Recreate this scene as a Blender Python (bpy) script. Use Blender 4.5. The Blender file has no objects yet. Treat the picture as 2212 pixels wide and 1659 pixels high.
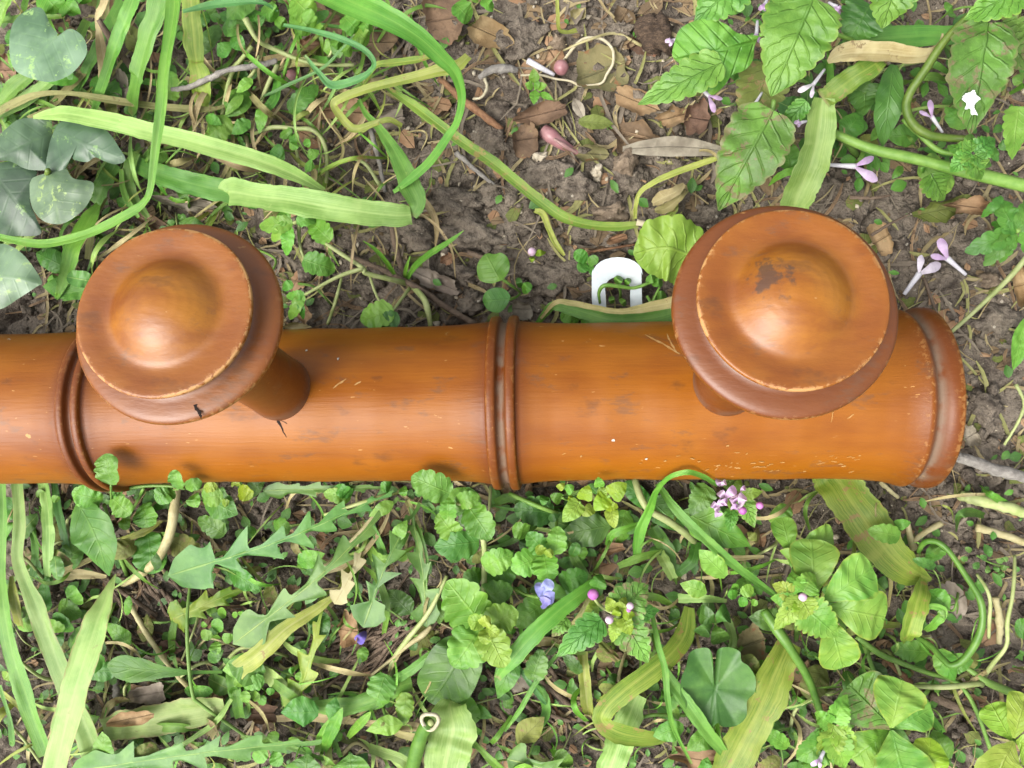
import bpy, math, random
import numpy as np
from mathutils import Vector, Matrix

# ------------------------------------------------------------------ camera, sky, sun, exposure
scene = bpy.context.scene
S = 0.001                                  # everything below is written in millimetres
FPX, CX, CY = 1750.0, 1106.0, 829.5        # focal length and centre in picture units (picture 2212 x 1659)
YAW = 0.071
ZA = 27.0                                  # height of the rail's axis above the soil
CAM = np.array([0.0, 0.0, ZA + 260.8])
cam = bpy.data.objects.new('camera', bpy.data.cameras.new('camera'))
scene.collection.objects.link(cam)
cam.location = CAM * S
cam.rotation_euler = (0, YAW, 0)
cam.data.sensor_width = 36.0
cam.data.lens = 36.0 * FPX / 2212.0
cam.data.clip_start = 0.005
cam.data.clip_end = 100.0
scene.camera = cam

SUN_EL, SUN_AZ = math.radians(55), math.radians(232)      # azimuth measured from +Y towards +X
world = bpy.data.worlds.new('World'); scene.world = world; world.use_nodes = True
nt = world.node_tree; nt.nodes.clear()
sky = nt.nodes.new('ShaderNodeTexSky'); sky.sky_type = 'NISHITA'; sky.sun_disc = False
sky.sun_elevation = SUN_EL; sky.sun_rotation = SUN_AZ
sky.air_density = 1.0; sky.dust_density = 6.0; sky.ozone_density = 1.0
hs = nt.nodes.new('ShaderNodeHueSaturation'); hs.inputs['Saturation'].default_value = 0.25   # overcast: nearly white sky
bg = nt.nodes.new('ShaderNodeBackground'); bg.inputs['Strength'].default_value = 0.15
out = nt.nodes.new('ShaderNodeOutputWorld')
nt.links.new(sky.outputs[0], hs.inputs['Color']); nt.links.new(hs.outputs[0], bg.inputs['Color']); nt.links.new(bg.outputs[0], out.inputs['Surface'])
sun_d = bpy.data.lights.new('sun', 'SUN'); sun_d.energy = 1.3; sun_d.angle = math.radians(45); sun_d.color = (1, 0.96, 0.9)
sun = bpy.data.objects.new('sun', sun_d); scene.collection.objects.link(sun)
sd = Vector((math.sin(SUN_AZ) * math.cos(SUN_EL), math.cos(SUN_AZ) * math.cos(SUN_EL), math.sin(SUN_EL)))
sun.rotation_euler = sd.to_track_quat('Z', 'Y').to_euler()
sun.location = sd * 2
scene.view_settings.view_transform = 'Standard'; scene.view_settings.look = 'None'
scene.view_settings.gamma = 1.0; scene.view_settings.exposure = 1.46
KALB = 2.3                                  # photo value (linear) / albedo

# ------------------------------------------------------------------ helpers: pixels, noise
ca, sa = math.cos(YAW), math.sin(YAW)
ROT = np.array([[ca, 0, sa], [0, 1, 0], [-sa, 0, ca]])
rng = random.Random(11)
nrng = np.random.default_rng(5)

def ray(px, py):
    return ROT @ np.array([(px - CX) / FPX, -(py - CY) / FPX, -1.0])
def at_z(px, py, z):
    d = ray(px, py); t = (z - CAM[2]) / d[2]
    return CAM + d * t
def depth(p):
    return -(ROT.T @ (np.asarray(p) - CAM))[2]
def px2mm(p):
    return depth(p) / FPX
def vnoise(x, y, seed=0):
    x = np.asarray(x, float); y = np.asarray(y, float)
    xi = np.floor(x).astype(np.int64); yi = np.floor(y).astype(np.int64)
    xf = x - xi; yf = y - yi
    def h(a, b):
        n = (a * 374761393 + b * 668265263 + seed * 974634777) & 0x7fffffff
        n = ((n ^ (n >> 13)) * 1274126177) & 0x7fffffff
        n = (n ^ (n >> 16)) & 0xffff
        return n / 32767.5 - 1.0
    u = xf * xf * (3 - 2 * xf); v = yf * yf * (3 - 2 * yf)
    return (h(xi, yi) * (1 - u) + h(xi + 1, yi) * u) * (1 - v) + (h(xi, yi + 1) * (1 - u) + h(xi + 1, yi + 1) * u) * v
def fbm(x, y, scale, octv=3, seed=0):
    r = 0; a = 1.0; t = 0
    for o in range(octv):
        r = r + a * vnoise(x / scale * 2 ** o + 17.3 * o, y / scale * 2 ** o - 9.1 * o, seed + o); t += a; a *= .5
    return r / t
RY0, RROT = -5.68, 0.014                   # rail axis: y = RY0 + RROT * x
def gz(x, y):
    x = np.asarray(x, float); y = np.asarray(y, float)
    wx = x + 6 * fbm(x, y, 22, 2, 50); wy = y + 6 * fbm(x, y, 22, 2, 60)
    z = 3.2 * fbm(x, y, 55, 2, 1) + 2.6 * fbm(wx, wy, 16, 3, 4) + 1.3 * np.abs(fbm(wx, wy, 7, 2, 9)) + 1.0 * fbm(x, y, 3.4, 3, 14) + .5 * np.abs(fbm(x, y, 1.8, 1, 31))
    c = np.abs(fbm(wx, wy, 30, 3, 23))
    z = z - 4.5 * np.clip(1 - c / 0.09, 0, 1) ** 1.3
    d = np.abs(y - (RY0 + RROT * x))
    z = z * np.clip((d - 6) / 22, 0.15, 1) - 2.2 * np.clip(1 - d / 24, 0, 1)
    return np.minimum(z, 3.8)
def gP(px, py, h):
    """picture position lifted h millimetres above nominal soil, never under the real soil"""
    p = at_z(px, py, h)
    for _ in range(2):
        g = float(gz(p[0], p[1]))
        if h < g + 0.7: p = at_z(px, py, g + 0.7)
        else: break
    return p
def lin(c):
    return tuple(((v / 255) / 12.92 if v / 255 <= .04045 else ((v / 255 + .055) / 1.055) ** 2.4) for v in c)
def alb(c, k=None):
    k = k or KALB
    return tuple(min(.85, v / k) for v in lin(c)) + (1.0,)

# ------------------------------------------------------------------ helpers: nodes
class NT:
    def __init__(s, name):
        s.m = bpy.data.materials.new(name); s.m.use_nodes = True; s.t = s.m.node_tree; s.t.nodes.clear()
    def n(s, typ, **kw):
        nd = s.t.nodes.new('ShaderNode' + typ)
        for k, v in kw.items():
            if k.startswith('i_'):
                nd.inputs[k[2:].replace('_', ' ')].default_value = v
            elif k.startswith('x'):
                nd.inputs[int(k[1:])].default_value = v
            else: setattr(nd, k, v)
        return nd
    def l(s, a, b): s.t.links.new(a, b)
    def math(s, op, a, b=None, c=None, clamp=False):
        nd = s.t.nodes.new('ShaderNodeMath'); nd.operation = op; nd.use_clamp = clamp
        for i, v in enumerate((a, b, c)):
            if v is None: continue
            if isinstance(v, (int, float)): nd.inputs[i].default_value = v
            else: s.l(v, nd.inputs[i])
        return nd.outputs[0]
    def mix(s, fac, a, b, typ='MIX'):
        nd = s.t.nodes.new('ShaderNodeMix'); nd.data_type = 'RGBA'; nd.blend_type = typ
        for sock, v in ((nd.inputs[0], fac), (nd.inputs[6], a), (nd.inputs[7], b)):
            if isinstance(v, (int, float, tuple)): sock.default_value = v
            else: s.l(v, sock)
        return nd.outputs[2]
    def ss(s, v, a, b):
        nd = s.t.nodes.new('ShaderNodeMapRange'); nd.interpolation_type = 'SMOOTHSTEP'
        s.l(v, nd.inputs[0]); nd.inputs[1].default_value = a; nd.inputs[2].default_value = b
        return nd.outputs[0]
    def noise(s, vec, scale, detail=3, rough=.55, dist=0.0):
        nd = s.n('TexNoise', i_Scale=scale, i_Detail=detail, i_Roughness=rough, i_Distortion=dist)
        if vec is not None: s.l(vec, nd.inputs['Vector'])
        return nd.outputs['Fac']
    def mapping(s, vec, scale, loc=(0, 0, 0)):
        nd = s.n('Mapping'); nd.inputs['Scale'].default_value = scale; nd.inputs['Location'].default_value = loc
        s.l(vec, nd.inputs['Vector']); return nd.outputs[0]
    def out(s, sh): 
        o = s.n('OutputMaterial'); s.l(sh, o.inputs['Surface']); return s.m
MATS = {}

def leaf_mat(key, ca_, cb_, vein=None, veinamt=.35, side=7, slant=1.6, spots=None, spotamt=.12, rough=.5, trans=.28, blade=False, tip=None, tipat=.85, mottle=260, edge=None, bump=.35, k=None):
    """leaf / blade: UV x runs along the midrib, UV y across it"""
    N = NT(key); K_ = k or 2.3
    def alb(c, k=None):                    # greens of the photograph lean to yellow
        if c[1] > c[0] and c[1] > c[2] + 37: c = (c[0] * 1.02, min(255, c[1] * 1.05), c[2] * .80)
        return globals()['alb'](c, K_)
    uv = N.n('UVMap').outputs[0]; oc = N.n('TexCoord').outputs['Object']
    sep = N.n('SeparateXYZ'); N.l(uv, sep.inputs[0]); u, v = sep.outputs[0], sep.outputs[1]
    av = N.math('ABSOLUTE', N.math('SUBTRACT', N.math('MULTIPLY', v, 2.0), 1.0))
    rnd = N.n('ObjectInfo').outputs['Random']
    off = N.n('CombineXYZ'); N.l(N.math('MULTIPLY', rnd, 7.0), off.inputs[0]); N.l(N.math('MULTIPLY', rnd, 3.0), off.inputs[1])
    va = N.n('VectorMath', operation='ADD'); N.l(oc, va.inputs[0]); N.l(off.outputs[0], va.inputs[1]); oc2 = va.outputs[0]
    n1 = N.noise(oc2, mottle * .35, 3, .6)
    n2 = N.noise(oc2, mottle * 2.2, 3, .6)
    fac = N.ss(n1, .36, .64)
    c = N.mix(fac, alb(ca_), alb(cb_))
    vcol = alb(vein or tuple(min(255, x + 45) for x in cb_))
    if blade:
        vb = N.n('VectorMath', operation='ADD'); N.l(uv, vb.inputs[0]); N.l(off.outputs[0], vb.inputs[1])
        st = N.noise(N.mapping(vb.outputs[0], (1.2, 16, 1)), 1.0, 3, .65)
        st2 = N.noise(N.mapping(vb.outputs[0], (3.5, 55, 1)), 1.0, 2, .6)
        sf = N.math('MULTIPLY', N.ss(st, .42, .72), veinamt, clamp=True)
        c = N.mix(sf, c, vcol)
        c = N.mix(N.math('MULTIPLY', N.ss(st2, .42, .72), .5), c, vcol)
        bnd = N.noise(N.mapping(vb.outputs[0], (7, .5, 1)), 1.0, 2, .6)
        c = N.mix(N.math('MULTIPLY', N.ss(bnd, .58, .68), .45), c, vcol)
        bnd2 = N.noise(N.mapping(vb.outputs[0], (5, .9, 1), (4.2, 1.1, 0)), 1.0, 3, .6)
        c = N.mix(N.math('MULTIPLY', N.ss(bnd2, .55, .75), .35), c, alb(tuple(x * .82 for x in ca_)))
        mid = N.math('MULTIPLY', N.math('SUBTRACT', 1.0, N.ss(av, .0, .16)), veinamt * .9)
        c = N.mix(mid, c, vcol)
        hgt = N.math('ADD', N.math('MULTIPLY', st2, .7), N.math('MULTIPLY', st, .5))
    else:
        mid = N.math('SUBTRACT', 1.0, N.ss(av, .01, .07))
        ph = N.math('FRACT', N.math('SUBTRACT', N.math('MULTIPLY', u, float(side)), N.math('MULTIPLY', av, slant)))
        sv = N.math('SUBTRACT', 1.0, N.ss(N.math('ABSOLUTE', N.math('SUBTRACT', ph, .5)), .0, .13))
        sv = N.math('MULTIPLY', sv, N.ss(av, 1.0, .55)) if side else 0.0
        vf = N.math('MAXIMUM', mid, N.math('MULTIPLY', sv, .75))
        c = N.mix(N.math('MULTIPLY', vf, veinamt), c, vcol)
        hgt = N.math('SUBTRACT', N.math('MULTIPLY', n2, .6), N.math('MULTIPLY', vf, .8))
    c = N.mix(N.math('MULTIPLY', N.ss(n2, .5, .8), .22), c, alb(tuple(min(255, x * 1.2 + 10) for x in cb_)))
    if spots:
        n3 = N.noise(oc2, mottle * .8, 4, .7)
        t0 = .74 - spotamt
        c = N.mix(N.math('MULTIPLY', N.ss(n3, t0, t0 + .07), .85), c, alb(spots))
    if edge:
        n4 = N.math('ADD', av, N.math('MULTIPLY', N.math('SUBTRACT', n2, .5), .35))
        c = N.mix(N.math('MULTIPLY', N.ss(n4, .86, 1.02), .8), c, alb(edge))
    if tip:
        n5 = N.math('ADD', u, N.math('MULTIPLY', N.math('SUBTRACT', n1, .5), .5))
        c = N.mix(N.ss(n5, tipat - .06, tipat + .1), c, alb(tip))
    hsv = N.n('HueSaturation')
    N.l(N.math('ADD', .485, N.math('MULTIPLY', rnd, .03)), hsv.inputs['Hue'])
    N.l(N.math('ADD', .86, N.math('MULTIPLY', N.math('FRACT', N.math('MULTIPLY', rnd, 13.7)), .34)), hsv.inputs['Value'])
    N.l(c, hsv.inputs['Color']); c = hsv.outputs[0]
    bp = N.n('Bump', i_Strength=bump, i_Distance=.0006); N.l(hgt, bp.inputs['Height'])
    p = N.n('BsdfPrincipled', i_Roughness=rough); p.inputs['Specular IOR Level'].default_value = .42
    N.l(c, p.inputs['Base Color']); N.l(bp.outputs[0], p.inputs['Normal'])
    tr = N.n('BsdfTranslucent'); N.l(N.mix(.5, c, (1, 1, .45, 1), 'MULTIPLY'), tr.inputs['Color'])
    mx = N.n('MixShader'); mx.inputs[0].default_value = trans; N.l(p.outputs[0], mx.inputs[1]); N.l(tr.outputs[0], mx.inputs[2])
    MATS[key] = N.out(mx.outputs[0])

def plain_mat(key, ca_, cb_, scale=300, rough=.75, stretch=None, bump=.5, spec=.3, cc=None, metal=0.0, k=None, bumpd=.0008, light=None):
    N = NT(key)
    oc = N.n('TexCoord').outputs['Object']
    rnd = N.n('ObjectInfo').outputs['Random']
    if stretch: oc = N.mapping(oc, stretch)
    n1 = N.noise(oc, scale, 5, .65); n2 = N.noise(oc, scale * 4, 3, .6)
    c = N.mix(N.ss(n1, .35, .65), alb(ca_, k), alb(cb_, k))
    if cc: c = N.mix(N.ss(n2, .58, .75), c, alb(cc, k))
    if light: c = N.mix(N.ss(N.noise(oc, scale * 9, 1, .5), .70, .74), c, alb(light, k))
    hsv = N.n('HueSaturation'); N.l(c, hsv.inputs['Color'])
    N.l(N.math('ADD', .85, N.math('MULTIPLY', rnd, .3)), hsv.inputs['Value'])
    bp = N.n('Bump', i_Strength=bump, i_Distance=bumpd); N.l(N.math('ADD', n1, N.math('MULTIPLY', n2, .5)), bp.inputs['Height'])
    p = N.n('BsdfPrincipled', i_Roughness=rough, i_Metallic=metal); p.inputs['Specular IOR Level'].default_value = spec
    N.l(hsv.outputs[0], p.inputs['Base Color']); N.l(bp.outputs[0], p.inputs['Normal'])
    MATS[key] = N.out(p.outputs[0])

# leaves
leaf_mat('l_bright', (112, 172, 70), (140, 192, 92), vein=(182, 212, 134), veinamt=.2, spots=(185, 205, 140), spotamt=.06, trans=.3)
leaf_mat('l_mid', (88, 146, 58), (116, 170, 78), vein=(160, 195, 115), veinamt=.2, trans=.25)
leaf_mat('l_dark', (66, 112, 50), (94, 142, 68), vein=(125, 165, 95), veinamt=.2, trans=.18)
leaf_mat('l_nettle', (92, 152, 62), (128, 184, 92), vein=(72, 128, 50), veinamt=.2, side=7, slant=2.0, spots=(205, 220, 190), spotamt=.05, trans=.25, bump=.8, edge=(140, 180, 90))
leaf_mat('l_nettle_worn', (100, 140, 66), (128, 178, 90), vein=(80, 120, 55), veinamt=.2, spots=(150, 135, 95), spotamt=.2, trans=.22, bump=.8, edge=(150, 150, 95))
leaf_mat('l_young', (150, 184, 72), (178, 204, 104), vein=(200, 215, 130), veinamt=.3, trans=.32, bump=.6)
leaf_mat('l_yellow', (152, 186, 46), (180, 204, 70), vein=(205, 220, 110), veinamt=.25, trans=.35)
leaf_mat('l_clover', (112, 168, 72), (146, 188, 96), vein=(95, 150, 62), veinamt=.07, spots=(170, 160, 110), spotamt=.07, trans=.26, edge=(165, 185, 90))
leaf_mat('l_cyclamen', (92, 124, 88), (134, 164, 128), vein=(150, 185, 140), veinamt=.08, bump=.12, side=6, spots=(172, 200, 156), spotamt=.16, mottle=190, rough=.42, trans=.14)
leaf_mat('l_cyclamen_dark', (58, 88, 58), (92, 122, 88), vein=(110, 145, 105), veinamt=.08, bump=.12, side=6, spots=(140, 172, 128), spotamt=.13, mottle=230, rough=.42, trans=.12)
leaf_mat('l_dandelion', (86, 136, 70), (118, 164, 96), vein=(176, 200, 140), veinamt=.7, side=0, rough=.5, trans=.2)
leaf_mat('l_dandelion_yellow', (130, 168, 62), (170, 186, 84), vein=(205, 215, 140), veinamt=.7, side=0, trans=.25, spots=(190, 180, 90), spotamt=.12)
leaf_mat('l_geranium', (68, 118, 56), (98, 146, 78), vein=(60, 108, 48), veinamt=.0, side=0, spots=(150, 120, 80), spotamt=.06, trans=.2)
leaf_mat('l_olive', (118, 124, 66), (140, 146, 84), vein=(100, 100, 55), veinamt=.4, spots=(160, 130, 90), spotamt=.18, trans=.2, rough=.7)
leaf_mat('l_brown', (124, 98, 74), (166, 134, 102), vein=(105, 74, 48), veinamt=.3, side=0, spots=(100, 76, 54), spotamt=.14, trans=.12, rough=.8, bump=.9, edge=(188, 138, 92))
leaf_mat('l_tan', (170, 132, 92), (200, 166, 124), vein=(140, 105, 72), veinamt=.3, side=0, spots=(140, 112, 82), spotamt=.12, trans=.15, rough=.8, bump=.9)
leaf_mat('l_brownish_green', (122, 118, 74), (150, 140, 92), vein=(100, 90, 60), veinamt=.3, side=0, spots=(160, 110, 70), spotamt=.16, trans=.1, rough=.8, bump=.9, edge=(170, 120, 76))
leaf_mat('l_greydry', (136, 124, 108), (186, 174, 154), vein=(120, 105, 90), veinamt=.3, side=0, trans=.12, rough=.8, bump=.8)
leaf_mat('l_cream', (214, 198, 140), (230, 216, 168), vein=(200, 175, 115), veinamt=.4, side=0, trans=.25, rough=.7)
leaf_mat('p_lilac', (204, 166, 214), (226, 200, 232), vein=(226, 206, 232), veinamt=.3, side=0, trans=.35, rough=.6, bump=.2, k=1.45)
leaf_mat('p_pale', (222, 208, 226), (236, 228, 238), vein=(245, 240, 246), veinamt=.2, side=0, trans=.35, rough=.6, bump=.2, k=1.45)
leaf_mat('p_blue', (140, 138, 210), (178, 182, 232), vein=(120, 112, 200), veinamt=.4, side=0, trans=.35, rough=.6, bump=.2, k=1.45)
leaf_mat('p_violet', (120, 100, 190), (150, 130, 210), vein=(170, 150, 220), veinamt=.2, side=0, trans=.3, rough=.6, bump=.2, k=1.45)
# blades
leaf_mat('b_bright', (104, 172, 62), (134, 196, 84), vein=(176, 218, 120), veinamt=.35, tip=(186, 172, 112), tipat=1.02, blade=True, trans=.3, rough=.42)
leaf_mat('b_mid', (92, 150, 62), (120, 174, 84), vein=(158, 200, 116), veinamt=.35, tip=(186, 172, 112), tipat=1.02, blade=True, spots=(196, 206, 140), spotamt=.05, trans=.28, rough=.45)
leaf_mat('b_dark', (62, 112, 44), (88, 142, 60), vein=(120, 170, 88), veinamt=.35, tip=(186, 172, 112), tipat=1.02, blade=True, trans=.25, rough=.45)
leaf_mat('b_pale', (136, 180, 98), (170, 206, 136), vein=(204, 226, 176), veinamt=.55, tip=(186, 172, 112), tipat=1.02, blade=True, spots=(212, 222, 180), spotamt=.07, trans=.26, rough=.45)
leaf_mat('b_palemark', (146, 184, 110), (180, 208, 148), vein=(206, 222, 180), veinamt=.45, blade=True, spots=(176, 164, 112), spotamt=.1, edge=(196, 178, 120), trans=.26, rough=.5)
leaf_mat('b_worn', (104, 146, 44), (138, 170, 64), vein=(196, 204, 124), veinamt=.5, tip=(186, 172, 112), tipat=1.02, blade=True, spots=(190, 160, 96), spotamt=.16, trans=.28, rough=.5)
leaf_mat('b_yellow', (150, 170, 66), (182, 192, 96), vein=(214, 212, 140), veinamt=.5, blade=True, spots=(176, 146, 88), spotamt=.13, trans=.3, rough=.5)
leaf_mat('b_blue', (72, 132, 88), (98, 156, 106), vein=(140, 186, 136), veinamt=.3, tip=(186, 172, 112), tipat=1.02, blade=True, trans=.22, rough=.45)
leaf_mat('b_straw', (176, 152, 96), (212, 194, 140), vein=(226, 210, 164), veinamt=.5, blade=True, spots=(140, 112, 74), spotamt=.12, trans=.2, rough=.7)
leaf_mat('b_strawgreen', (156, 156, 84), (190, 182, 114), vein=(208, 198, 140), veinamt=.5, blade=True, spots=(150, 120, 80), spotamt=.15, trans=.22, rough=.65)
leaf_mat('b_deadgrey', (126, 112, 94), (166, 152, 130), vein=(190, 178, 156), veinamt=.4, blade=True, trans=.1, rough=.8)
# stems, twigs, stones
plain_mat('s_green', (112, 158, 62), (140, 180, 84), 160, .5, bump=.15)
plain_mat('s_bright', (84, 132, 44), (112, 156, 62), 160, .42, bump=.1)
plain_mat('s_dark', (98, 130, 44), (124, 150, 60), 200, .5, bump=.2)
plain_mat('s_pale', (170, 186, 110), (196, 206, 140), 200, .55, bump=.2)
plain_mat('s_straw', (196, 184, 128), (216, 206, 156), 250, .65, bump=.3)
plain_mat('twig', (112, 94, 78), (146, 126, 106), 420, .85, bump=.7, cc=(84, 70, 58))
plain_mat('twig_grey', (150, 144, 136), (186, 180, 170), 420, .85, bump=.7, cc=(120, 112, 104))
plain_mat('twig_red', (126, 88, 62), (160, 120, 86), 420, .8, bump=.5)
plain_mat('root', (206, 194, 158), (226, 216, 184), 420, .7, bump=.3)
plain_mat('pink_bulb', (178, 118, 122), (206, 158, 156), 120, .45, bump=.1, spec=.5, cc=(150, 92, 98))
plain_mat('bulb_pale', (196, 150, 148), (214, 196, 168), 90, .5, bump=.1)
plain_mat('magenta', (204, 110, 196), (226, 150, 216), 300, .55, bump=.1)
plain_mat('bud_pale', (226, 190, 216), (240, 216, 230), 300, .55, bump=.1)
plain_mat('petal_white', (226, 222, 228), (240, 238, 242), 300, .6, bump=.1)
plain_mat('dropping', (235, 238, 238), (250, 250, 250), 300, .7, bump=.8, k=2.1, cc=(206, 208, 206))
plain_mat('stone', (136, 118, 98), (172, 152, 128), 260, .85, bump=.8, cc=(196, 180, 156))
plain_mat('pebble', (200, 186, 160), (226, 214, 190), 260, .8, bump=.5)
plain_mat('bark', (72, 58, 46), (112, 92, 74), 260, .9, bump=1, stretch=(1, 3, 1), cc=(140, 118, 96))
plain_mat('hollow_cream', (216, 206, 160), (236, 228, 196), 300, .7, bump=.3)
plain_mat('zinc', (200, 212, 216), (220, 228, 230), 120, .42, bump=.12, spec=.5, k=1.7, cc=(190, 202, 208))
plain_mat('crack_dark', (30, 18, 12), (44, 26, 16), 300, .9, bump=.2)
plain_mat('scratch_pale', (202, 144, 72), (218, 172, 108), 300, .7, bump=.2)
plain_mat('speck_white', (232, 224, 206), (246, 240, 228), 300, .7, bump=.2)

def soil_mat(key, wet=1.0):
    N = NT(key)
    g = N.n('NewGeometry').outputs['Position']
    a = N.noise(g, 45, 4, .6); b = N.noise(g, 260, 5, .68); c3 = N.noise(g, 900, 4, .6)
    c = N.mix(N.ss(a, .35, .65), alb((110, 99, 88)), alb((152, 140, 124)))
    c = N.mix(N.math('MULTIPLY', N.ss(b, .42, .66), .75), c, alb((170, 156, 138)))
    c = N.mix(N.math('MULTIPLY', N.ss(b, .5, .3), .7), c, alb((66, 55, 46)))
    c = N.mix(N.math('MULTIPLY', N.ss(c3, .6, .72), .6), c, alb((206, 192, 168)))
    vo = N.n('TexVoronoi', i_Scale=210.0); N.l(g, vo.inputs['Vector'])
    c = N.mix(N.math('MULTIPLY', N.math('SUBTRACT', 1.0, N.ss(vo.outputs['Distance'], .09, .13)), N.ss(N.noise(g, 70, 1), .52, .56)), c, alb((214, 204, 184)))
    bp = N.n('Bump', i_Strength=1.0, i_Distance=.0022)
    N.l(N.math('ADD', b, N.math('MULTIPLY', c3, .45)), bp.inputs['Height'])
    p = N.n('BsdfPrincipled', i_Roughness=.92); p.inputs['Specular IOR Level'].default_value = .2
    N.l(c, p.inputs['Base Color']); N.l(bp.outputs[0], p.inputs['Normal'])
    MATS[key] = N.out(p.outputs[0])
soil_mat('soil')

def wood_mat(key, rail=True, smudge=None):
    """varnished turned wood; attributes: stain (reddish toner; painted shade on the peg posts), wear (rubbed to bare wood), dust"""
    N = NT(key)
    oc = N.n('TexCoord').outputs['Object']
    at = lambda nm: N.n('Attribute', attribute_name=nm).outputs['Fac']
    st, we, du, ye = at('stain_shade'), at('wear'), at('dust'), at('amber')
    if rail: m = N.mapping(oc, (18, 90, 90)); m2 = N.mapping(oc, (50, 1100, 1100)); mb = N.mapping(oc, (26, 42, 42))
    else: m = N.mapping(oc, (70, 120, 90)); m2 = N.mapping(oc, (260, 700, 400)); mb = N.mapping(oc, (90, 90, 90))
    n1 = N.noise(m, 1, 4, .55, .35); n2 = N.noise(m2, 1, 3, .6); nb = N.noise(mb, 1, 3, .6)
    c = N.mix(N.ss(n1, .34, .68), alb((150, 80, 0)), alb((172, 98, 2)))
    c = N.mix(N.math('MULTIPLY', N.ss(nb, .36, .66), .6), c, alb((184, 112, 16)))
    c = N.mix(N.math('MULTIPLY', N.ss(n2, .5, .75), .12), c, alb((134, 74, 10)))
    c = N.mix(N.math('MULTIPLY', ye, N.ss(n1, .25, .75)), c, alb((208, 140, 26)))
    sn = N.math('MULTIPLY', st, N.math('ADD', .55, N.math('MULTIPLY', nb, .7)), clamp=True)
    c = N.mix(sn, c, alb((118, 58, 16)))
    # old dark blotches and small bruises
    bl = N.noise(N.mapping(oc, (80, 140, 140), (3.1, 1.7, .4)), 1, 4, .6)
    c = N.mix(N.math('MULTIPLY', N.ss(bl, .60, .74), .5), c, alb((104, 62, 28)))
    gs = N.noise(N.mapping(oc, (55, 120, 120), (7.7, 2.2, 1.4)), 1, 5, .72)
    c = N.mix(N.math('MULTIPLY', N.ss(gs, .57, .67), .5), c, alb((120, 84, 58)))
    # scattered chips and scratches to bare wood
    sc = N.noise(N.mapping(oc, (330, 900, 900), (1.3, .2, 5.1)), 1, 2, .5)
    wz = N.noise(oc, 45, 2, .5)
    c = N.mix(N.math('MULTIPLY', N.ss(sc, .71, .75), N.ss(wz, .46, .6)), c, alb((216, 160, 92)))
    wn = N.noise(oc, 620, 3, .7)
    wm = N.math('MULTIPLY', we, N.ss(N.math('ADD', wn, N.math('MULTIPLY', we, .2)), .57, .66), clamp=True)
    c = N.mix(wm, c, alb((214, 160, 94)))
    dm = N.math('MULTIPLY', du, N.ss(N.noise(oc, 160, 3, .6), .3, .55), clamp=True)
    c = N.mix(dm, c, alb((146, 130, 110)))
    ro = N.math('ADD', .36, N.math('ADD', N.math('MULTIPLY', wm, .3), N.math('ADD', N.math('MULTIPLY', dm, .4), N.math('MULTIPLY', nb, .16))))
    if smudge:
        vm = N.n('VectorMath', operation='DISTANCE'); N.l(oc, vm.inputs[0]); vm.inputs[1].default_value = smudge
        sm = N.math('ADD', N.math('MULTIPLY', vm.outputs['Value'], 175.0), N.math('MULTIPLY', N.math('SUBTRACT', N.noise(oc, 300, 3, .6), .5), 3.4))
        sf = N.math('SUBTRACT', 1.0, N.ss(sm, .3, .8))
        c = N.mix(N.math('MULTIPLY', sf, .72), c, alb((74, 60, 50)))
    bp = N.n('Bump', i_Strength=.25, i_Distance=.0004); N.l(N.math('ADD', n2, N.math('MULTIPLY', wm, -1.2)), bp.inputs['Height'])
    p = N.n('BsdfPrincipled'); p.inputs['Specular IOR Level'].default_value = .22 if rail else .4
    p.inputs['Coat Weight'].default_value = .05 if rail else .12; p.inputs['Coat Roughness'].default_value = .38
    N.l(c, p.inputs['Base Color']); N.l(ro, p.inputs['Roughness']); N.l(bp.outputs[0], p.inputs['Normal'])
    MATS[key] = N.out(p.outputs[0])
wood_mat('wood_rail', True)
wood_mat('wood_peg', False)
wood_mat('wood_peg_smudged', False, smudge=(-.0056, .0032, .0990))

# ------------------------------------------------------------------ helpers: objects
COL = scene.collection
def put(o, label=None, cat=None, group=None, kind=None):
    if label: o['label'] = label
    if cat: o['category'] = cat
    if group: o['group'] = group
    if kind: o['kind'] = kind
    return o
def mk(name, V, F, mat, parent=None, uv=None, origin=None, attrs=None, smooth=True):
    V = np.asarray(V, float)
    if parent is not None and origin is None: origin = parent['_o']
    o3 = np.array(origin) if origin is not None else V.mean(0)
    me = bpy.data.meshes.new(name)
    me.from_pydata(((V - o3) * S).tolist(), [], F)
    if smooth: me.polygons.foreach_set('use_smooth', [True] * len(me.polygons))
    if uv is not None:
        ul = me.uv_layers.new(name='UVMap')
        idx = np.empty(len(me.loops), int); me.loops.foreach_get('vertex_index', idx)
        ul.data.foreach_set('uv', np.asarray(uv, float)[idx].ravel())
    for k, a in (attrs or {}).items():
        at = me.attributes.new(k, 'FLOAT', 'POINT'); at.data.foreach_set('value', np.asarray(a, float))
    me.materials.append(MATS[mat])
    ob = bpy.data.objects.new(name, me); COL.objects.link(ob)
    if parent is not None: ob.parent = parent['_e']
    else: ob.location = o3 * S
    return ob
def thing(name, label, cat, at, group=None):
    """an Empty at the thing's base; at = picture position on the soil"""
    p = gP(at[0], at[1], 0)
    e = bpy.data.objects.new(name, None); COL.objects.link(e); e.location = p * S; e.empty_display_size = .01
    put(e, label, cat, group)
    return {'_e': e, '_o': p}
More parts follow.
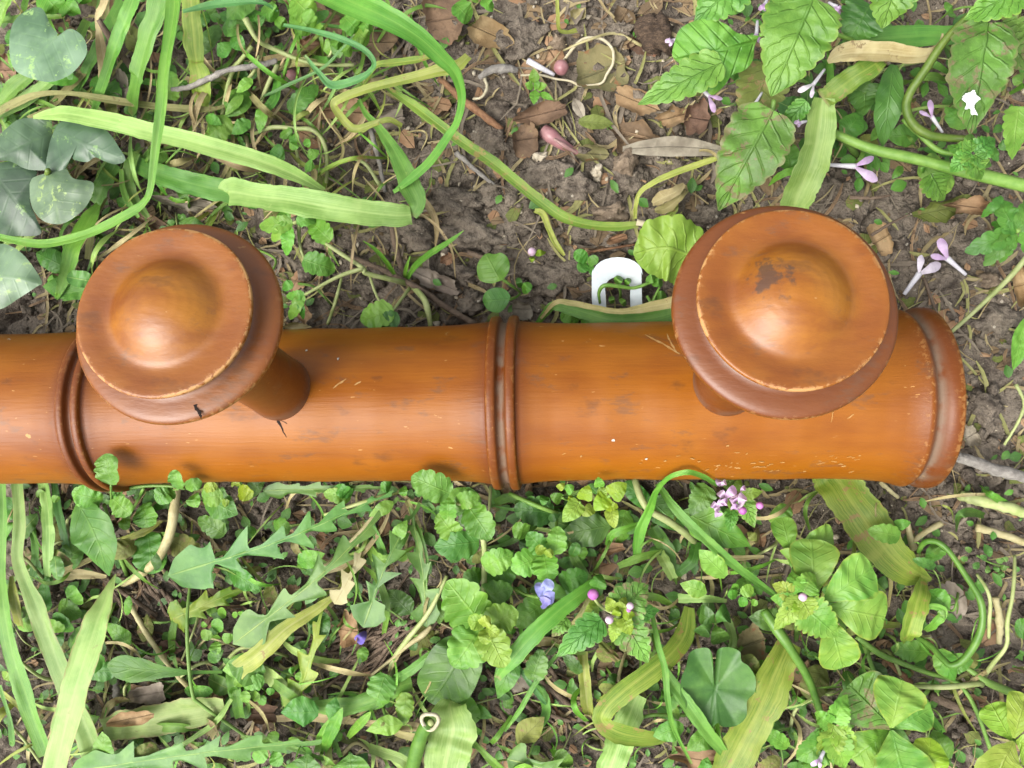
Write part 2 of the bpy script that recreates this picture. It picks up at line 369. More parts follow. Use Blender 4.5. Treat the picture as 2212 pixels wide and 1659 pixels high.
def spline(P, n):
    P = [np.asarray(p, float) for p in P]
    if len(P) == 2: P = [P[0], (P[0] + P[1]) / 2, P[1]]
    Q = [2 * P[0] - P[1]] + P + [2 * P[-1] - P[-2]]
    out = []
    for i in range(1, len(Q) - 2):
        a, b, c, d = Q[i - 1:i + 3]
        for k in range(n):
            t = k / n
            out.append(.5 * (2 * b + (c - a) * t + (2 * a - 5 * b + 4 * c - d) * t * t + (3 * b - a - 3 * c + d) * t ** 3))
    out.append(P[-1]); return np.array(out)
def strip_mesh(C, W, side=None, nv=7, fold=.25, wav=0.0, roll=None, seed=0, shiftfn=None, pucker=0.0, sweep=0.0):
    """C: centre line (n,3); W: (n,2) half-widths left/right"""
    n = len(C)
    T = np.gradient(C, axis=0); T /= np.linalg.norm(T, axis=1)[:, None] + 1e-9
    up = np.array([0, 0, 1.0])
    Sd = np.cross(T, up)
    # near-vertical tangents inherit the neighbouring side vector
    ln = np.linalg.norm(Sd, axis=1)
    for i in range(n):
        if ln[i] < .15 and i > 0: Sd[i] = Sd[i - 1]
        if i > 0 and False: pass
    Sd /= np.linalg.norm(Sd, axis=1)[:, None] + 1e-9
    Nn = np.cross(Sd, T)
    if roll is not None:
        r = np.radians(np.asarray(roll))[:, None]
        Sd, Nn = Sd * np.cos(r) + Nn * np.sin(r), Nn * np.cos(r) - Sd * np.sin(r)
    vs = np.linspace(-1, 1, nv)
    s = np.linspace(0, 1, n)
    V = []; UV = []
    for j, v in enumerate(vs):
        w = np.where(v < 0, W[:, 0], W[:, 1]) * abs(v)
        z = fold * w * (1 if fold > 0 else abs(v))
        if wav: z = z + wav * vnoise(s * 9 + seed * 3.7, np.full(n, v * 1.5 + seed), seed) * np.maximum(W[:, 0], W[:, 1]) * (.3 + abs(v))
        if pucker: z = z + pucker * np.maximum(W[:, 0], W[:, 1]) * np.sin(2 * np.pi * (s * 7 - abs(v) * 2.0)) * abs(v) * (1.1 - abs(v))
        sg = -1 if v < 0 else 1
        if sweep: along = -sweep * w * abs(v) * np.interp(s, [0, .74, .84, 1], [1, 1, 0, 0])
        else: along = 0 * w
        V.append(C + Sd * (sg * w)[:, None] + Nn * z[:, None] + T * along[:, None]); UV.append(np.stack([s, np.full(n, v * .5 + .5)], 1))
    V = np.concatenate(V); UV = np.concatenate(UV)
    F = [(j * n + i, j * n + i + 1, (j + 1) * n + i + 1, (j + 1) * n + i) for j in range(nv - 1) for i in range(n - 1)]
    return V, F, UV
def lift(V, clear=.25):
    g = gz(V[:, 0], V[:, 1]); V[:, 2] = np.maximum(V[:, 2], g + clear); return V
BL = [0]
def blade(label, pts, mat='b_mid', name='grass_leaf', cat='grass leaf', fold=.22, parent=None, group=None, roll=None, nv=9, wav=.2, n=9, collect=None):
    BL[0] += 1
    P = [gP(p[0], p[1], p[2]) for p in pts]
    C = spline(P, n); wpx = spline([np.array([p[3], 0, 0]) for p in pts], n)[:, 0]
    W = np.array([max(.25, w) * .5 * px2mm(c) for w, c in zip(wpx, C)])
    # soften the very end
    rl = None if roll is None else spline([np.array([r, 0, 0]) for r in roll], n)[:, 0]
    sw = np.linspace(0, 1, len(W)); j1 = 1 + .09 * vnoise(sw * 14 + BL[0], sw * 0 + 1, 2) + .05 * vnoise(sw * 45 + BL[0], sw * 0 + 5, 4); j2 = 1 + .09 * vnoise(sw * 14 + BL[0], sw * 0 + 9, 7) + .05 * vnoise(sw * 45, sw * 0 + BL[0], 8)
    fold = fold * 1.5 if 0 < fold < .25 else fold
    V, F, UV = strip_mesh(C, np.stack([W * j1, W * j2], 1), nv=nv, fold=fold, wav=wav, roll=rl, seed=BL[0])
    V = lift(V)
    if collect is not None: collect.setdefault(mat, []).append((V, F, UV)); return None
    ob = mk(name, V, F, mat, parent, UV, origin=None if parent else C[0])
    if parent is None: put(ob, label, cat, group)
    return ob
def tube_mesh(C, R, m=8):
    n = len(C); T = np.gradient(C, axis=0); T /= np.linalg.norm(T, axis=1)[:, None] + 1e-9
    ref = np.array([0.13, 0.21, 1.0]); A = np.cross(T, ref); A /= np.linalg.norm(A, axis=1)[:, None] + 1e-9; B = np.cross(T, A)
    V = []
    for k in range(m):
        t = 2 * math.pi * k / m
        V.append(C + (A * math.cos(t) + B * math.sin(t)) * R[:, None])
    V = np.stack(V, 1).reshape(-1, 3)
    F = [(i * m + k, i * m + (k + 1) % m, (i + 1) * m + (k + 1) % m, (i + 1) * m + k) for i in range(n - 1) for k in range(m)]
    F.append(tuple(range(m))[::-1]); F.append(tuple((n - 1) * m + k for k in range(m)))
    return V, F
def stem(pts, r, mat='s_green', parent=None, name='stem', label=None, cat=None, group=None, n=6, m=8, knobbly=0.0):
    """pts (x, y, h) picture positions, r radius in picture units (number or list)"""
    P = [gP(p[0], p[1], p[2]) for p in pts]
    C = spline(P, n); k = len(C)
    rr = np.interp(np.linspace(0, 1, k), np.linspace(0, 1, len(r)), r) if isinstance(r, (list, tuple)) else np.linspace(r * 1.15, r * .8, k)
    R = np.array([a * px2mm(c) for a, c in zip(rr, C)])
    if not knobbly: R = R * (1 + .10 * vnoise(np.linspace(0, k / 5.0, k) + P[0][0], np.full(k, P[0][1]), 3))
    if knobbly: R = R * (1 + knobbly * nrng.normal(size=k)); C = C + nrng.normal(size=C.shape) * knobbly * R[:, None]
    C[:, 2] = np.maximum(C[:, 2], gz(C[:, 0], C[:, 1]) + R * .6)
    V, F = tube_mesh(C, R, m)
    ob = mk(name, V, F, mat, parent, origin=None if parent else C[0])
    if parent is None: put(ob, label, cat, group)
    return ob
PROF = {
    'ovate': ((0, .06), (.08, .45), (.22, .86), (.38, 1), (.58, .86), (.78, .52), (.92, .2), (1, 0)),
    'lance': ((0, .25), (.15, .7), (.4, 1), (.65, .85), (.85, .45), (1, 0)),
    'nettle': ((0, .4), (.05, .8), (.17, 1), (.38, .98), (.6, .78), (.8, .46), (.93, .18), (1, 0.02)),
    'speed': ((0, .3), (.06, .62), (.22, .95), (.45, 1), (.68, .86), (.86, .56), (.96, .28), (1, 0.02)),
    'round': ((0, .1), (.05, .48), (.15, .76), (.32, .96), (.5, 1), (.68, .95), (.85, .74), (.95, .45), (1, .05)),
    'heart': ((0, .5), (.04, .8), (.14, 1), (.3, .98), (.5, .86), (.7, .64), (.88, .32), (1, 0)),
    'obov': ((0, .05), (.15, .26), (.35, .58), (.6, .92), (.78, 1), (.9, .88), (.97, .6), (1, .34)),
    'spoon': ((0, .1), (.3, .16), (.5, .42), (.68, .86), (.82, 1), (.93, .8), (1, .1)),
    'petal': ((0, .2), (.3, .6), (.65, 1), (.85, .9), (.96, .5), (1, .05)),
    'pod': ((0, .1), (.1, .5), (.35, 1), (.7, .9), (.9, .5), (1, .05)),
}
TEETH = {'nettle': (8, .17), 'speed': (5, .2), 'heart': (0, 0), 'ovate': (0, 0)}
LF = [0]
def leaf(parent, kind, b, t, w, h0, h1, mat='l_mid', arch=3.0, bend=0.0, fold=.16, teeth=None, lobes=None, name='leaf', label=None, cat=None, group=None, wav=.14, pucker=None, roll=0.0, asym=.08, holes=0):
    """leaf from base picture position b to tip t, full width w (picture units), heights h0/h1"""
    LF[0] += 1; r = random.Random(LF[0] * 7 + 3)
    p0, p2 = gP(b[0], b[1], h0), gP(t[0], t[1], h1)
    dx, dy = t[0] - b[0], t[1] - b[1]; L = math.hypot(dx, dy) + 1e-6
    mx, my = (b[0] + t[0]) / 2 - dy / L * bend, (b[1] + t[1]) / 2 + dx / L * bend
    p1 = gP(mx, my, (h0 + h1) / 2 + arch)
    n = 48 if L > 45 else 26
    if lobes: n = 90
    C = spline([p0, p1, p2], n // 2)
    n = len(C); s = np.linspace(0, 1, n)
    k = px2mm(p1); half = w * .5 * k
    if lobes:
        nl, keep, pw = lobes
        W = []
        for sd_ in (0, 1):
            ph = (s * nl + sd_ * .35 + .12 * np.sin(s * 17 + r.random() * 6)) % 1.0
            saw = np.where(ph < .07, ph / .07, np.clip(1 - (ph - .07) / .62, 0, 1) ** 1.15)
            env = np.interp(s, [0, .12, .35, .7, .86, .95, 1], [.10, .35, .8, 1, 1.0, .6, 0])
            tooth = keep + (1 - keep) * saw * (.8 + .2 * np.sin(s * nl * 2.3 + sd_ * 2 + r.random()))
            last = np.clip((s - .80) / .07, 0, 1)
            tooth = tooth * (1 - last) + last * .95
            W.append(half * env * tooth)
        W = np.stack(W, 1)
    else:
        pr = PROF[kind]; base = np.interp(s, [a for a, _ in pr], [b_ for _, b_ in pr])
        base = np.convolve(np.pad(base, 2, 'edge'), [.1, .2, .4, .2, .1], 'valid'); base[-1] = pr[-1][1]
        te = teeth if teeth is not None else TEETH.get(kind, (0, 0))
        W = []
        for sd_ in (0, 1):
            jit = 1 + asym * (r.random() * 2 - 1) + .05 * vnoise(s * 5 + LF[0], np.full(n, 3.0 * sd_), LF[0])
            wv = base * half * jit
            if te[0]:
                ph = (s * te[0] + .5 * sd_) % 1.0
                bump_ = np.sqrt(np.clip(np.sin(np.pi * ph), 0, 1))
                wv = wv * (1 - te[1] + te[1] * bump_)
            W.append(wv)
        W = np.stack(W, 1)
    pk = pucker if pucker is not None else (.10 if kind in ('nettle', 'speed') and not lobes else .03)
    V, F, UV = strip_mesh(C, W, nv=9 if w > 24 else 7, fold=fold, wav=wav, seed=LF[0], pucker=pk, roll=np.full(n, roll), sweep=.55 if lobes else 0.0)
    V = lift(V)
    ob = mk(name, V, F, mat, parent, UV, origin=None if parent else C[0])
    if parent is None: put(ob, label, cat, group)
    return ob
def fan(parent, outline, c, h, mat, cup=0.0, tilt=(0, 0), name='leaf', label=None, cat=None, group=None, wav=1.2, tip=None, rings=8, jag=0.0, dens=6, curl=0.0, ribs=0, holes=None):
    """leaf with a traced outline (picture positions, star-shaped about c)"""
    LF[0] += 1; sd_ = LF[0]
    O = spline([np.array([x, y, 0.0]) for x, y in outline] + [np.array([outline[0][0], outline[0][1], 0.0])], dens)[:-1]
    m = len(O); c = np.array([c[0], c[1], 0.0])
    if jag: O = O + (O - c) * (nrng.normal(size=(m, 1)) * jag)
    size = np.linalg.norm(O - c, axis=1).mean()
    tp = np.array([tip[0], tip[1], 0.]) if tip else O[0]
    ax = (tp - c) / (np.linalg.norm(tp - c) + 1e-6); ay = np.array([-ax[1], ax[0], 0])
    p0 = gP(c[0], c[1], h)
    rs = np.linspace(0, 1, rings + 1)[1:]
    ext = max(np.abs((O - c) @ ax)); exy = max(np.abs((O - c) @ ay))
    rad = np.concatenate([[0], np.repeat(rs, m)])
    pts = np.concatenate([c[None], np.concatenate([c + (O - c) * q for q in rs])])
    d = pts - c; th = np.arctan2(d[:, 1], d[:, 0])
    z = h + cup * rad ** 2 + tilt[0] * d[:, 0] / size - tilt[1] * d[:, 1] / size
    z = z + wav * vnoise(pts[:, 0] / size * 1.6 + sd_, pts[:, 1] / size * 1.6, sd_) * (.3 + rad)
    if curl: z = z + curl * np.maximum(0, rad - .55) ** 2 * 4 * (1 + .8 * np.sin(2 * th + sd_))
    if ribs: z = z + .9 * rad * np.abs(np.sin(ribs * th / 2.0))
    dirs = np.stack([(pts[:, 0] - CX) / FPX, -(pts[:, 1] - CY) / FPX, -np.ones(len(pts))], 1) @ ROT.T
    V = CAM + dirs * ((z - CAM[2]) / dirs[:, 2])[:, None]
    UV = np.stack([.5 + .5 * (d @ ax) / ext, .5 + .5 * (d @ ay) / exy], 1)
    F = [(0, 1 + i, 1 + (i + 1) % m) for i in range(m)]
    for k in range(rings - 1):
        o1, o2 = 1 + k * m, 1 + (k + 1) * m
        F += [(o1 + i, o2 + i, o2 + (i + 1) % m, o1 + (i + 1) % m) for i in range(m)]
    V = lift(np.array(V))
    ob = mk(name, V, F, mat, parent, UV, origin=None if parent else p0)
    if parent is None: put(ob, label, cat, group)
    return ob
def blobshape(c, rx, ry, rot=0, n=11, rough=.18, seed=1):
    r = random.Random(seed); o = []
    for i in range(n):
        t = 2 * math.pi * i / n; q = 1 + (r.random() * 2 - 1) * rough
        x, y = rx * q * math.cos(t), ry * q * math.sin(t); a = math.radians(rot)
        o.append((c[0] + x * math.cos(a) - y * math.sin(a), c[1] - x * math.sin(a) - y * math.cos(a)))
    return o
def litter(label, c, rx, ry, rot, mat, h=2.0, curl=2.5, cup=0, name='dry_leaf', cat='dry leaf', group=None, rough=.2, seed=1, n=9, tilt=(0, 0)):
    return fan(None, blobshape(c, rx, ry, rot, n, rough, seed), c, h, mat, cup=cup, tilt=tilt, name=name, label=label, cat=cat, group=group, jag=.05, dens=4, curl=curl, wav=1.0, rings=6)
_ico = None
def ico(sub=3):
    import bmesh
    bm = bmesh.new(); bmesh.ops.create_icosphere(bm, subdivisions=sub, radius=1)
    V = np.array([v.co[:] for v in bm.verts]); F = [tuple(v.index for v in f.verts) for f in bm.faces]; bm.free(); return V, F
ICO = {k: ico(k) for k in (1, 2, 3, 4)}
def clod(label, c, rx, ry, hz, rot=0, mat='soil', name='soil_clod', cat='clod', seed=1, group=None, rough=.3, z=0.0, sub=4, parent=None, freq=1.6):
    V0, F = ICO[sub]; V = V0.copy()
    nz = 1 + rough * (vnoise(V[:, 0] * freq + seed * 5.1, V[:, 1] * freq + V[:, 2] * 1.3, seed) + .6 * vnoise(V[:, 0] * freq * 2.6 + V[:, 2] * 2, V[:, 1] * freq * 2.6 + seed, seed + 3) + .4 * vnoise(V[:, 0] * freq * 6 + V[:, 2] * 5, V[:, 1] * freq * 6 + seed, seed + 6))
    V = V * nz[:, None]
    p = gP(c[0], c[1], 0); k = px2mm(p); a = math.radians(rot)
    X, Y = V[:, 0] * rx * k, V[:, 1] * ry * k
    W = np.stack([p[0] + X * math.cos(a) - Y * math.sin(a), p[1] + X * math.sin(a) + Y * math.cos(a), float(gz(p[0], p[1])) + z + V[:, 2] * hz], 1)
    ob = mk(name, W, F, mat, parent, origin=None if parent else p)
    if parent is None: put(ob, label, cat, group)
    return ob
def ball(parent, c, r, h, mat, name='bud', squash=1.0, label=None, cat=None, seed=2):
    V0, F = ICO[3]; p = gP(c[0], c[1], h); k = px2mm(p)
    V = V0 * (1 + .06 * vnoise(V0[:, 0] * 2 + seed, V0[:, 1] * 2 + V0[:, 2], seed))[:, None]
    W = p + V * np.array([r * k, r * k, r * k * squash])
    ob = mk(name, W, F, mat, parent, origin=None if parent else p)
    if parent is None: put(ob, label, cat)
    return ob

# ------------------------------------------------------------------ soil
def axis_pts(lim, step, far):
    a = list(np.arange(0, lim, step)); s = step
    while a[-1] < far: s *= 1.25; a.append(a[-1] + s)
    a = np.array(a); return np.concatenate([-a[:0:-1], a])
gx = axis_pts(215, .85, 4000); gy = axis_pts(165, .85, 4000)
GX, GY = np.meshgrid(gx, gy); Z = gz(GX, GY)
nx_, ny_ = len(gx), len(gy)
GV = np.stack([GX.ravel(), GY.ravel(), Z.ravel()], 1)
ii = np.arange(nx_ * ny_).reshape(ny_, nx_)
GF = np.stack([ii[:-1, :-1], ii[:-1, 1:], ii[1:, 1:], ii[1:, :-1]], -1).reshape(-1, 4)
me = bpy.data.meshes.new('ground')
me.vertices.add(len(GV)); me.vertices.foreach_set('co', (GV * S).ravel())
me.loops.add(GF.size); me.loops.foreach_set('vertex_index', GF.ravel().astype(np.int32))
me.polygons.add(len(GF)); me.polygons.foreach_set('loop_start', np.arange(0, GF.size, 4, dtype=np.int32))
me.update(calc_edges=True); me.polygons.foreach_set('use_smooth', np.ones(len(GF), bool)); me.materials.append(MATS['soil'])
ground = bpy.data.objects.new('ground', me); COL.objects.link(ground); ground['kind'] = 'structure'

_x0, _y0, _st = -214.0, -164.0, .6
_LX = np.arange(_x0, 214.5, _st); _LY = np.arange(_y0, 164.5, _st); _A, _B = np.meshgrid(_LX, _LY); _LT = gz(_A, _B)
def gz(x, y):
    fx = np.clip((np.asarray(x, float) - _x0) / _st, 0, len(_LX) - 1.001); fy = np.clip((np.asarray(y, float) - _y0) / _st, 0, len(_LY) - 1.001)
    i, j = fx.astype(int), fy.astype(int); u, v = fx - i, fy - j
    return (_LT[j, i] * (1 - u) + _LT[j, i + 1] * u) * (1 - v) + (_LT[j + 1, i] * (1 - u) + _LT[j + 1, i + 1] * u) * v

# ------------------------------------------------------------------ the coat rack
RX0, RX1 = -330.0, None
rack = bpy.data.objects.new('coat_rack', None); COL.objects.link(rack)
rack.location = (0, RY0 * S, 0)
put(rack, 'varnished orange-brown wooden coat rack with bamboo-style rings and two mushroom pegs', 'coat rack')
RK = {'_e': rack, '_o': np.array([0, RY0, 0.0])}
R_ANG = math.atan(RROT)
RAXIS = np.array([math.cos(R_ANG), math.sin(R_ANG), 0]); RO = np.array([0, RY0, ZA])
def on_rail(px, py, R=25.0):
    d = ray(px, py); d = d / np.linalg.norm(d); w = CAM - RO
    dp = d - (d @ RAXIS) * RAXIS; wp = w - (w @ RAXIS) * RAXIS
    a, b, c = dp @ dp, 2 * dp @ wp, wp @ wp - R * R
    disc = b * b - 4 * a * c
    t = (-b - math.sqrt(max(disc, 0))) / (2 * a)
    return CAM + d * t
def rail_x(px, py=873, R=25.0): return float((on_rail(px, py, R) - RO) @ RAXIS)
XN = [rail_x(144, 880, 27), rail_x(1079, 873, 27.5)]
XE = rail_x(2090, 868, 27.5)                       # right end
XN0 = XN[0] - (XN[1] - XN[0]) * 1.0                # next joint, out of the picture
def rail_profile():
    xs = [XN0 - 70]; pts = []
    def seg(x, r, st=0, we=0, du=0): pts.append((x, r, st, we, du))
    def node(x, wid=1.0, dust=1.0):
        half = ((0, .8, 1, 0, 1), (.7, .9, 1, 0, .9), (1.15, 1.5, 1, 0, .5), (1.4, 2.3, 1, 0, .15), (1.65, 2.75, .95, .2, 0), (2.1, 2.95, .9, .3, 0), (3.0, 3.0, .9, .2, 0), (3.7, 2.92, .85, .4, 0), (4.1, 2.7, .75, .8, 0), (4.25, 2.3, .8, .5, 0), (4.3, 1.5, 1, 0, 0), (4.6, 1.25, 1, 0, 0), (6, 1.12, .75, 0, 0), (9, .7, .4, 0, 0), (15, .25, .15, 0, 0), (26, 0, 0, 0, 0))
        for dx, dr, st, we, du in [(-a, b, c_, d_, e_) for a, b, c_, d_, e_ in half[::-1]] + list(half[1:]):
            seg(x + dx * wid, 25 + dr + (.12 if 1 < dx < 4.2 else 0), st, we * .45, du * dust * .65)
    def run(a, b, k=10):
        for i in range(1, k): seg(a + (b - a) * i / k, 25 + .12 * math.sin(i * 1.7))
    seg(XN0 - 90, 0, .5); seg(XN0 - 90, 25); run(XN0 - 90, XN0 - 26, 6); node(XN0); run(XN0 + 26, XN[0] - 22); node(XN[0], .85, .2); run(XN[0] + 22, XN[1] - 26, 14); node(XN[1]); run(XN[1] + 26, XE - 34, 14)
    for dx, dr, st, we, du in ((-34, 0, 0, 0, 0), (-24, .3, .12, 0, 0), (-17, .9, .3, 0, 0), (-13, 1.7, .5, .1, 0), (-11.2, 2.3, .6, .5, 0), (-10.2, 2.5, .6, .5, 0), (-9.2, 2.1, .9, .1, .2), (-8.2, 1.2, 1, 0, .8), (-7.4, .9, 1, 0, 1), (-6.6, 1.2, 1, 0, .8), (-5.6, 2.1, 1, 0, .25), (-4.2, 2.8, .95, .1, 0), (-2.4, 3.0, .85, .25, 0), (-.9, 2.9, .6, .75, 0), (-.2, 2.4, .3, 1, 0), (0, 1.6, .3, .8, 0), (.05, -4, .4, .2, .1), (.05, -24.99, .4, .1, .1)):
        seg(XE + dx * .86, 25 + dr, min(1, st * 1.1), we * .6, du * .7)
    return pts
def lathe(pts, m, axis_fn, twist=None):
    """pts list of (t, r, ...); axis_fn maps (t, r, angle) -> xyz"""
    V = []; n = len(pts)
    for p in pts:
        for k in range(m):
            V.append(axis_fn(p[0], p[1], 2 * math.pi * k / m))
    F = [(i * m + k, i * m + (k + 1) % m, (i + 1) * m + (k + 1) % m, (i + 1) * m + k) for i in range(n - 1) for k in range(m)]
    return np.array(V), F
def densify(pts, step):
    o = [pts[0]]
    for a, b in zip(pts, pts[1:]):
        L = max(abs(b[0] - a[0]), abs(b[1] - a[1])); k = max(1, int(L / step))
        for i in range(1, k + 1): o.append(tuple(x + (y - x) * i / k for x, y in zip(a, b)))
    return o
M = 144
rp = densify(rail_profile(), 1.2)
def rail_fn(x, r, a):
    wob = 1 + .0035 * math.sin(2 * a + x * .03) + .002 * math.sin(3 * a + x * .11) + .0015 * math.sin(5 * a - x * .23)
    return (x, r * wob * math.cos(a), r * wob * math.sin(a))
V, F = lathe(rp, M, rail_fn)
attrs = {k: np.repeat([p[i] for p in rp], M) for i, k in ((2, 'stain_shade'), (3, 'wear'), (4, 'dust'))}
attrs['amber'] = np.zeros(len(V))
rail = mk('rail', V, F, 'wood_rail', None, origin=(0, 0, 0), attrs=attrs)
rail.parent = rack; rail.location = (0, 0, ZA * S); rail.rotation_euler = (0, 0, R_ANG)

PT = 0.2392
def peg_parts(label_px, px_x, scale, smudged, seed):
    d = np.array([0, math.sin(PT), math.cos(PT)]) * 1.0
    base = RO + RAXIS * (px_x / RAXIS[0])
    e = bpy.data.objects.new('peg', None)
    post = [(20, 9.9, 1, 0, 0, 0), (25.5, 9.8, 1, 0, .3, 0), (30, 9.5, .85, 0, 0, 0), (45, 9.3, .75, 0, 0, 0), (58, 9.6, .75, .0, 0, 0), (66, 10.6, .75, 0, 0, 0), (73, 12.6, .7, 0, 0, 0), (79.6, 15.6, .6, 0, 0, 0), (84.2, 19.2, .5, 0, 0, 0), (86.5, 21.8, .45, .1, 0, 0)]  # stain value also paints in the post's shade, dark brown all round
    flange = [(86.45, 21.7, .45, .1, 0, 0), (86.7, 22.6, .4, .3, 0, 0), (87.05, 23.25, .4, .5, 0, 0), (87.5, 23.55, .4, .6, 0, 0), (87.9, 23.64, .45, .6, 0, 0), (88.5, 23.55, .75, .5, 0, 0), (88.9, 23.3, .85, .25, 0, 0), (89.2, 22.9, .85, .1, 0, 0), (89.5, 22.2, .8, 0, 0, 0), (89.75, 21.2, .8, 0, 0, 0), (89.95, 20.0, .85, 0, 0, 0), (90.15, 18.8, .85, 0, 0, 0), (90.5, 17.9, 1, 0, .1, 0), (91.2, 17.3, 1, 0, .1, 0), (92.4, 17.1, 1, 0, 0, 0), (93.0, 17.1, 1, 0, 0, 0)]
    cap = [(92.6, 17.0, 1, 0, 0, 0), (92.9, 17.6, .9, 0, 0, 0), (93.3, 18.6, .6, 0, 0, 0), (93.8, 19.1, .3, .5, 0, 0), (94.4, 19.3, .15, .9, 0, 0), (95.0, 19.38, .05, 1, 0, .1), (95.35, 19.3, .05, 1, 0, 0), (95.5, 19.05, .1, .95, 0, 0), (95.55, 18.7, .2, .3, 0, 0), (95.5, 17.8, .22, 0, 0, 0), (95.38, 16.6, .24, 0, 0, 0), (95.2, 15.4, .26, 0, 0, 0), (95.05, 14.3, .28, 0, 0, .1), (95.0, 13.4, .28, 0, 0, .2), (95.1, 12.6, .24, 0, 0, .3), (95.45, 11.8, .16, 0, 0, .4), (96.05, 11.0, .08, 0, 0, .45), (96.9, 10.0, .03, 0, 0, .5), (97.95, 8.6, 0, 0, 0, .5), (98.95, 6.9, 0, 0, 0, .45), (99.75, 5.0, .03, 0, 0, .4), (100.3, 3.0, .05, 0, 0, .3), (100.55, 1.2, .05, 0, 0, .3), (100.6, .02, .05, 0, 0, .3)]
    wm = 'wood_peg_smudged' if smudged else 'wood_peg'
    def fn(t, r, a):
        w = 1 + .006 * math.sin(2 * a + seed) + .003 * math.sin(5 * a + seed * 2) * (1 if r > 15 else .3)
        return (r * w * math.cos(a), r * w * math.sin(a), t + .25 * math.sin(a + seed) * (r / 24))
    objs = []
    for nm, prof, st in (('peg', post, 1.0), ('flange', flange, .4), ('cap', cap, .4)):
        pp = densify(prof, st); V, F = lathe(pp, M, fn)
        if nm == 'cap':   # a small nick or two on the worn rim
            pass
        at_ = {k: np.repeat([p[i] for p in pp], M) for i, k in ((2, 'stain_shade'), (3, 'wear'), (4, 'dust'), (5, 'amber'))}
        # wear comes and goes around the rim
        ang = np.tile(2 * np.pi * np.arange(M) / M, len(pp))
        if nm == 'flange' and not smudged: at_['stain_shade'] = at_['stain_shade'] * .6
        at_['wear'] = at_['wear'] * np.clip(.78 + .7 * vnoise(3 * np.cos(ang) + seed, 3 * np.sin(ang), seed), 0.12, 1)
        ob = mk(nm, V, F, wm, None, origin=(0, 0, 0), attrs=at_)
        objs.append(ob)
    objs[0].parent = rack   # the peg hangs on the rack
    objs[0].location = (base - np.array([0, RY0, 0])) * S
    objs[0].rotation_euler = (-PT, 0, 0)
    for o in objs[1:]: o.parent = objs[0]
    return objs, base
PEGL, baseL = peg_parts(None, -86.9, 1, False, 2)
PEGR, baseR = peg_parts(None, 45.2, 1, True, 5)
PEGL[1]['label'] = 'flange with a short dark crack at its edge'
PEGR[2]['label'] = 'cap with a dark smudge on its dome'
def ribbon_on(surf, pts, w, mat, name, parent_origin, parent, seed=1, jit=.3):
    """thin mark lying on a surface; surf(px, py) -> xyz"""
    r = random.Random(seed); P = []
    for (x0, y0), (x1, y1) in zip(pts, pts[1:]):
        for i in range(5): P.append((x0 + (x1 - x0) * i / 5 + r.uniform(-jit, jit) * 3, y0 + (y1 - y0) * i / 5 + r.uniform(-jit, jit) * 3))
    P.append(pts[-1]); n = len(P); V = []
    for i, (x, y) in enumerate(P):
        a, b = P[max(0, i - 1)], P[min(n - 1, i + 1)]; L = math.hypot(b[0] - a[0], b[1] - a[1]) + 1e-6
        ww = w * .5 * (math.sin(math.pi * (i + .35) / (n + .0)) ** .6) * r.uniform(.6, 1.3); ox, oy = -(b[1] - a[1]) / L * ww, (b[0] - a[0]) / L * ww
        V += [surf(x + ox, y + oy), surf(x - ox, y - oy)]
    return np.array(V), [(2 * i, 2 * i + 1, 2 * i + 3, 2 * i + 2) for i in range(n - 1)]
def rail_surf(x, y): return on_rail(x, y, 25.14)
def marks(name, items, mat, surf=rail_surf):
    Vs, Fs, o = [], [], 0
    for k, (pts, w) in enumerate(items):
        V, F = ribbon_on(surf, pts, w, mat, name, None, None, seed=k + 5); Vs.append(V); Fs += [tuple(i + o for i in f) for f in F]; o += len(V)
    return mk(name, np.concatenate(Vs), Fs, mat, RK)
marks('crack', [([(577, 880), (596, 893), (603, 915), (619, 945)], 5), ([(605, 908), (640, 922), (660, 930)], 2.2)], 'crack_dark')
marks('end_crack', [([(1930, 818), (1965, 826), (2010, 838)], 4), ([(1928, 832), (1958, 822)], 2.5), ([(1975, 842), (2030, 836)], 2.5)], 'crack_dark')
rr = random.Random(3)
sc = [([(1393, 722), (1430, 742), (1468, 764)], 5), ([(1440, 720), (1452, 745), (1462, 762)], 4), ([(968, 795), (990, 792), (1008, 798), (1012, 815), (1016, 838)], 9), ([(720, 838), (748, 818)], 4), ([(765, 832), (780, 824)], 3), ([(962, 722), (985, 720)], 8), ([(1022, 722), (1048, 715)], 5), ([(55, 940), (70, 944)], 9), ([(1005, 880), (1010, 860)], 4), ([(1235, 717), (1250, 712)], 4), ([(1930, 760), (1945, 775)], 4), ([(1830, 905), (1845, 895)], 3), ([(1795, 912), (1800, 890)], 2.5), ([(1960, 800), (1990, 815)], 5), ([(1955, 735), (1975, 745)], 5)]
for k in range(50):
    x = rr.uniform(1560, 1960); y = rr.uniform(985, 1024) - (8 if x < 1650 else 0); sc.append(([(x, y), (x + rr.uniform(4, 14), y - rr.uniform(-2, 4))], rr.uniform(.9, 2.4)))
for k in range(16):
    x = rr.uniform(1130, 1600); y = rr.uniform(960, 1020); sc.append(([(x, y), (x + rr.uniform(3, 12), y - rr.uniform(-2, 5))], rr.uniform(1.2, 3)))
mk_s = marks('scratch_marks', sc, 'scratch_pale'); mk_s['kind'] = 'stuff'
mk_w = marks('paint_specks', [([(1321, 951), (1328, 951)], 6), ([(1124, 976), (1128, 975)], 6), ([(1393, 993), (1399, 991)], 4), ([(1077, 935), (1080, 943)], 5), ([(660, 757), (664, 757)], 3), ([(728, 775), (732, 775)], 4), ([(15, 733), (22, 733)], 4)], 'speck_white'); mk_w['kind'] = 'stuff'
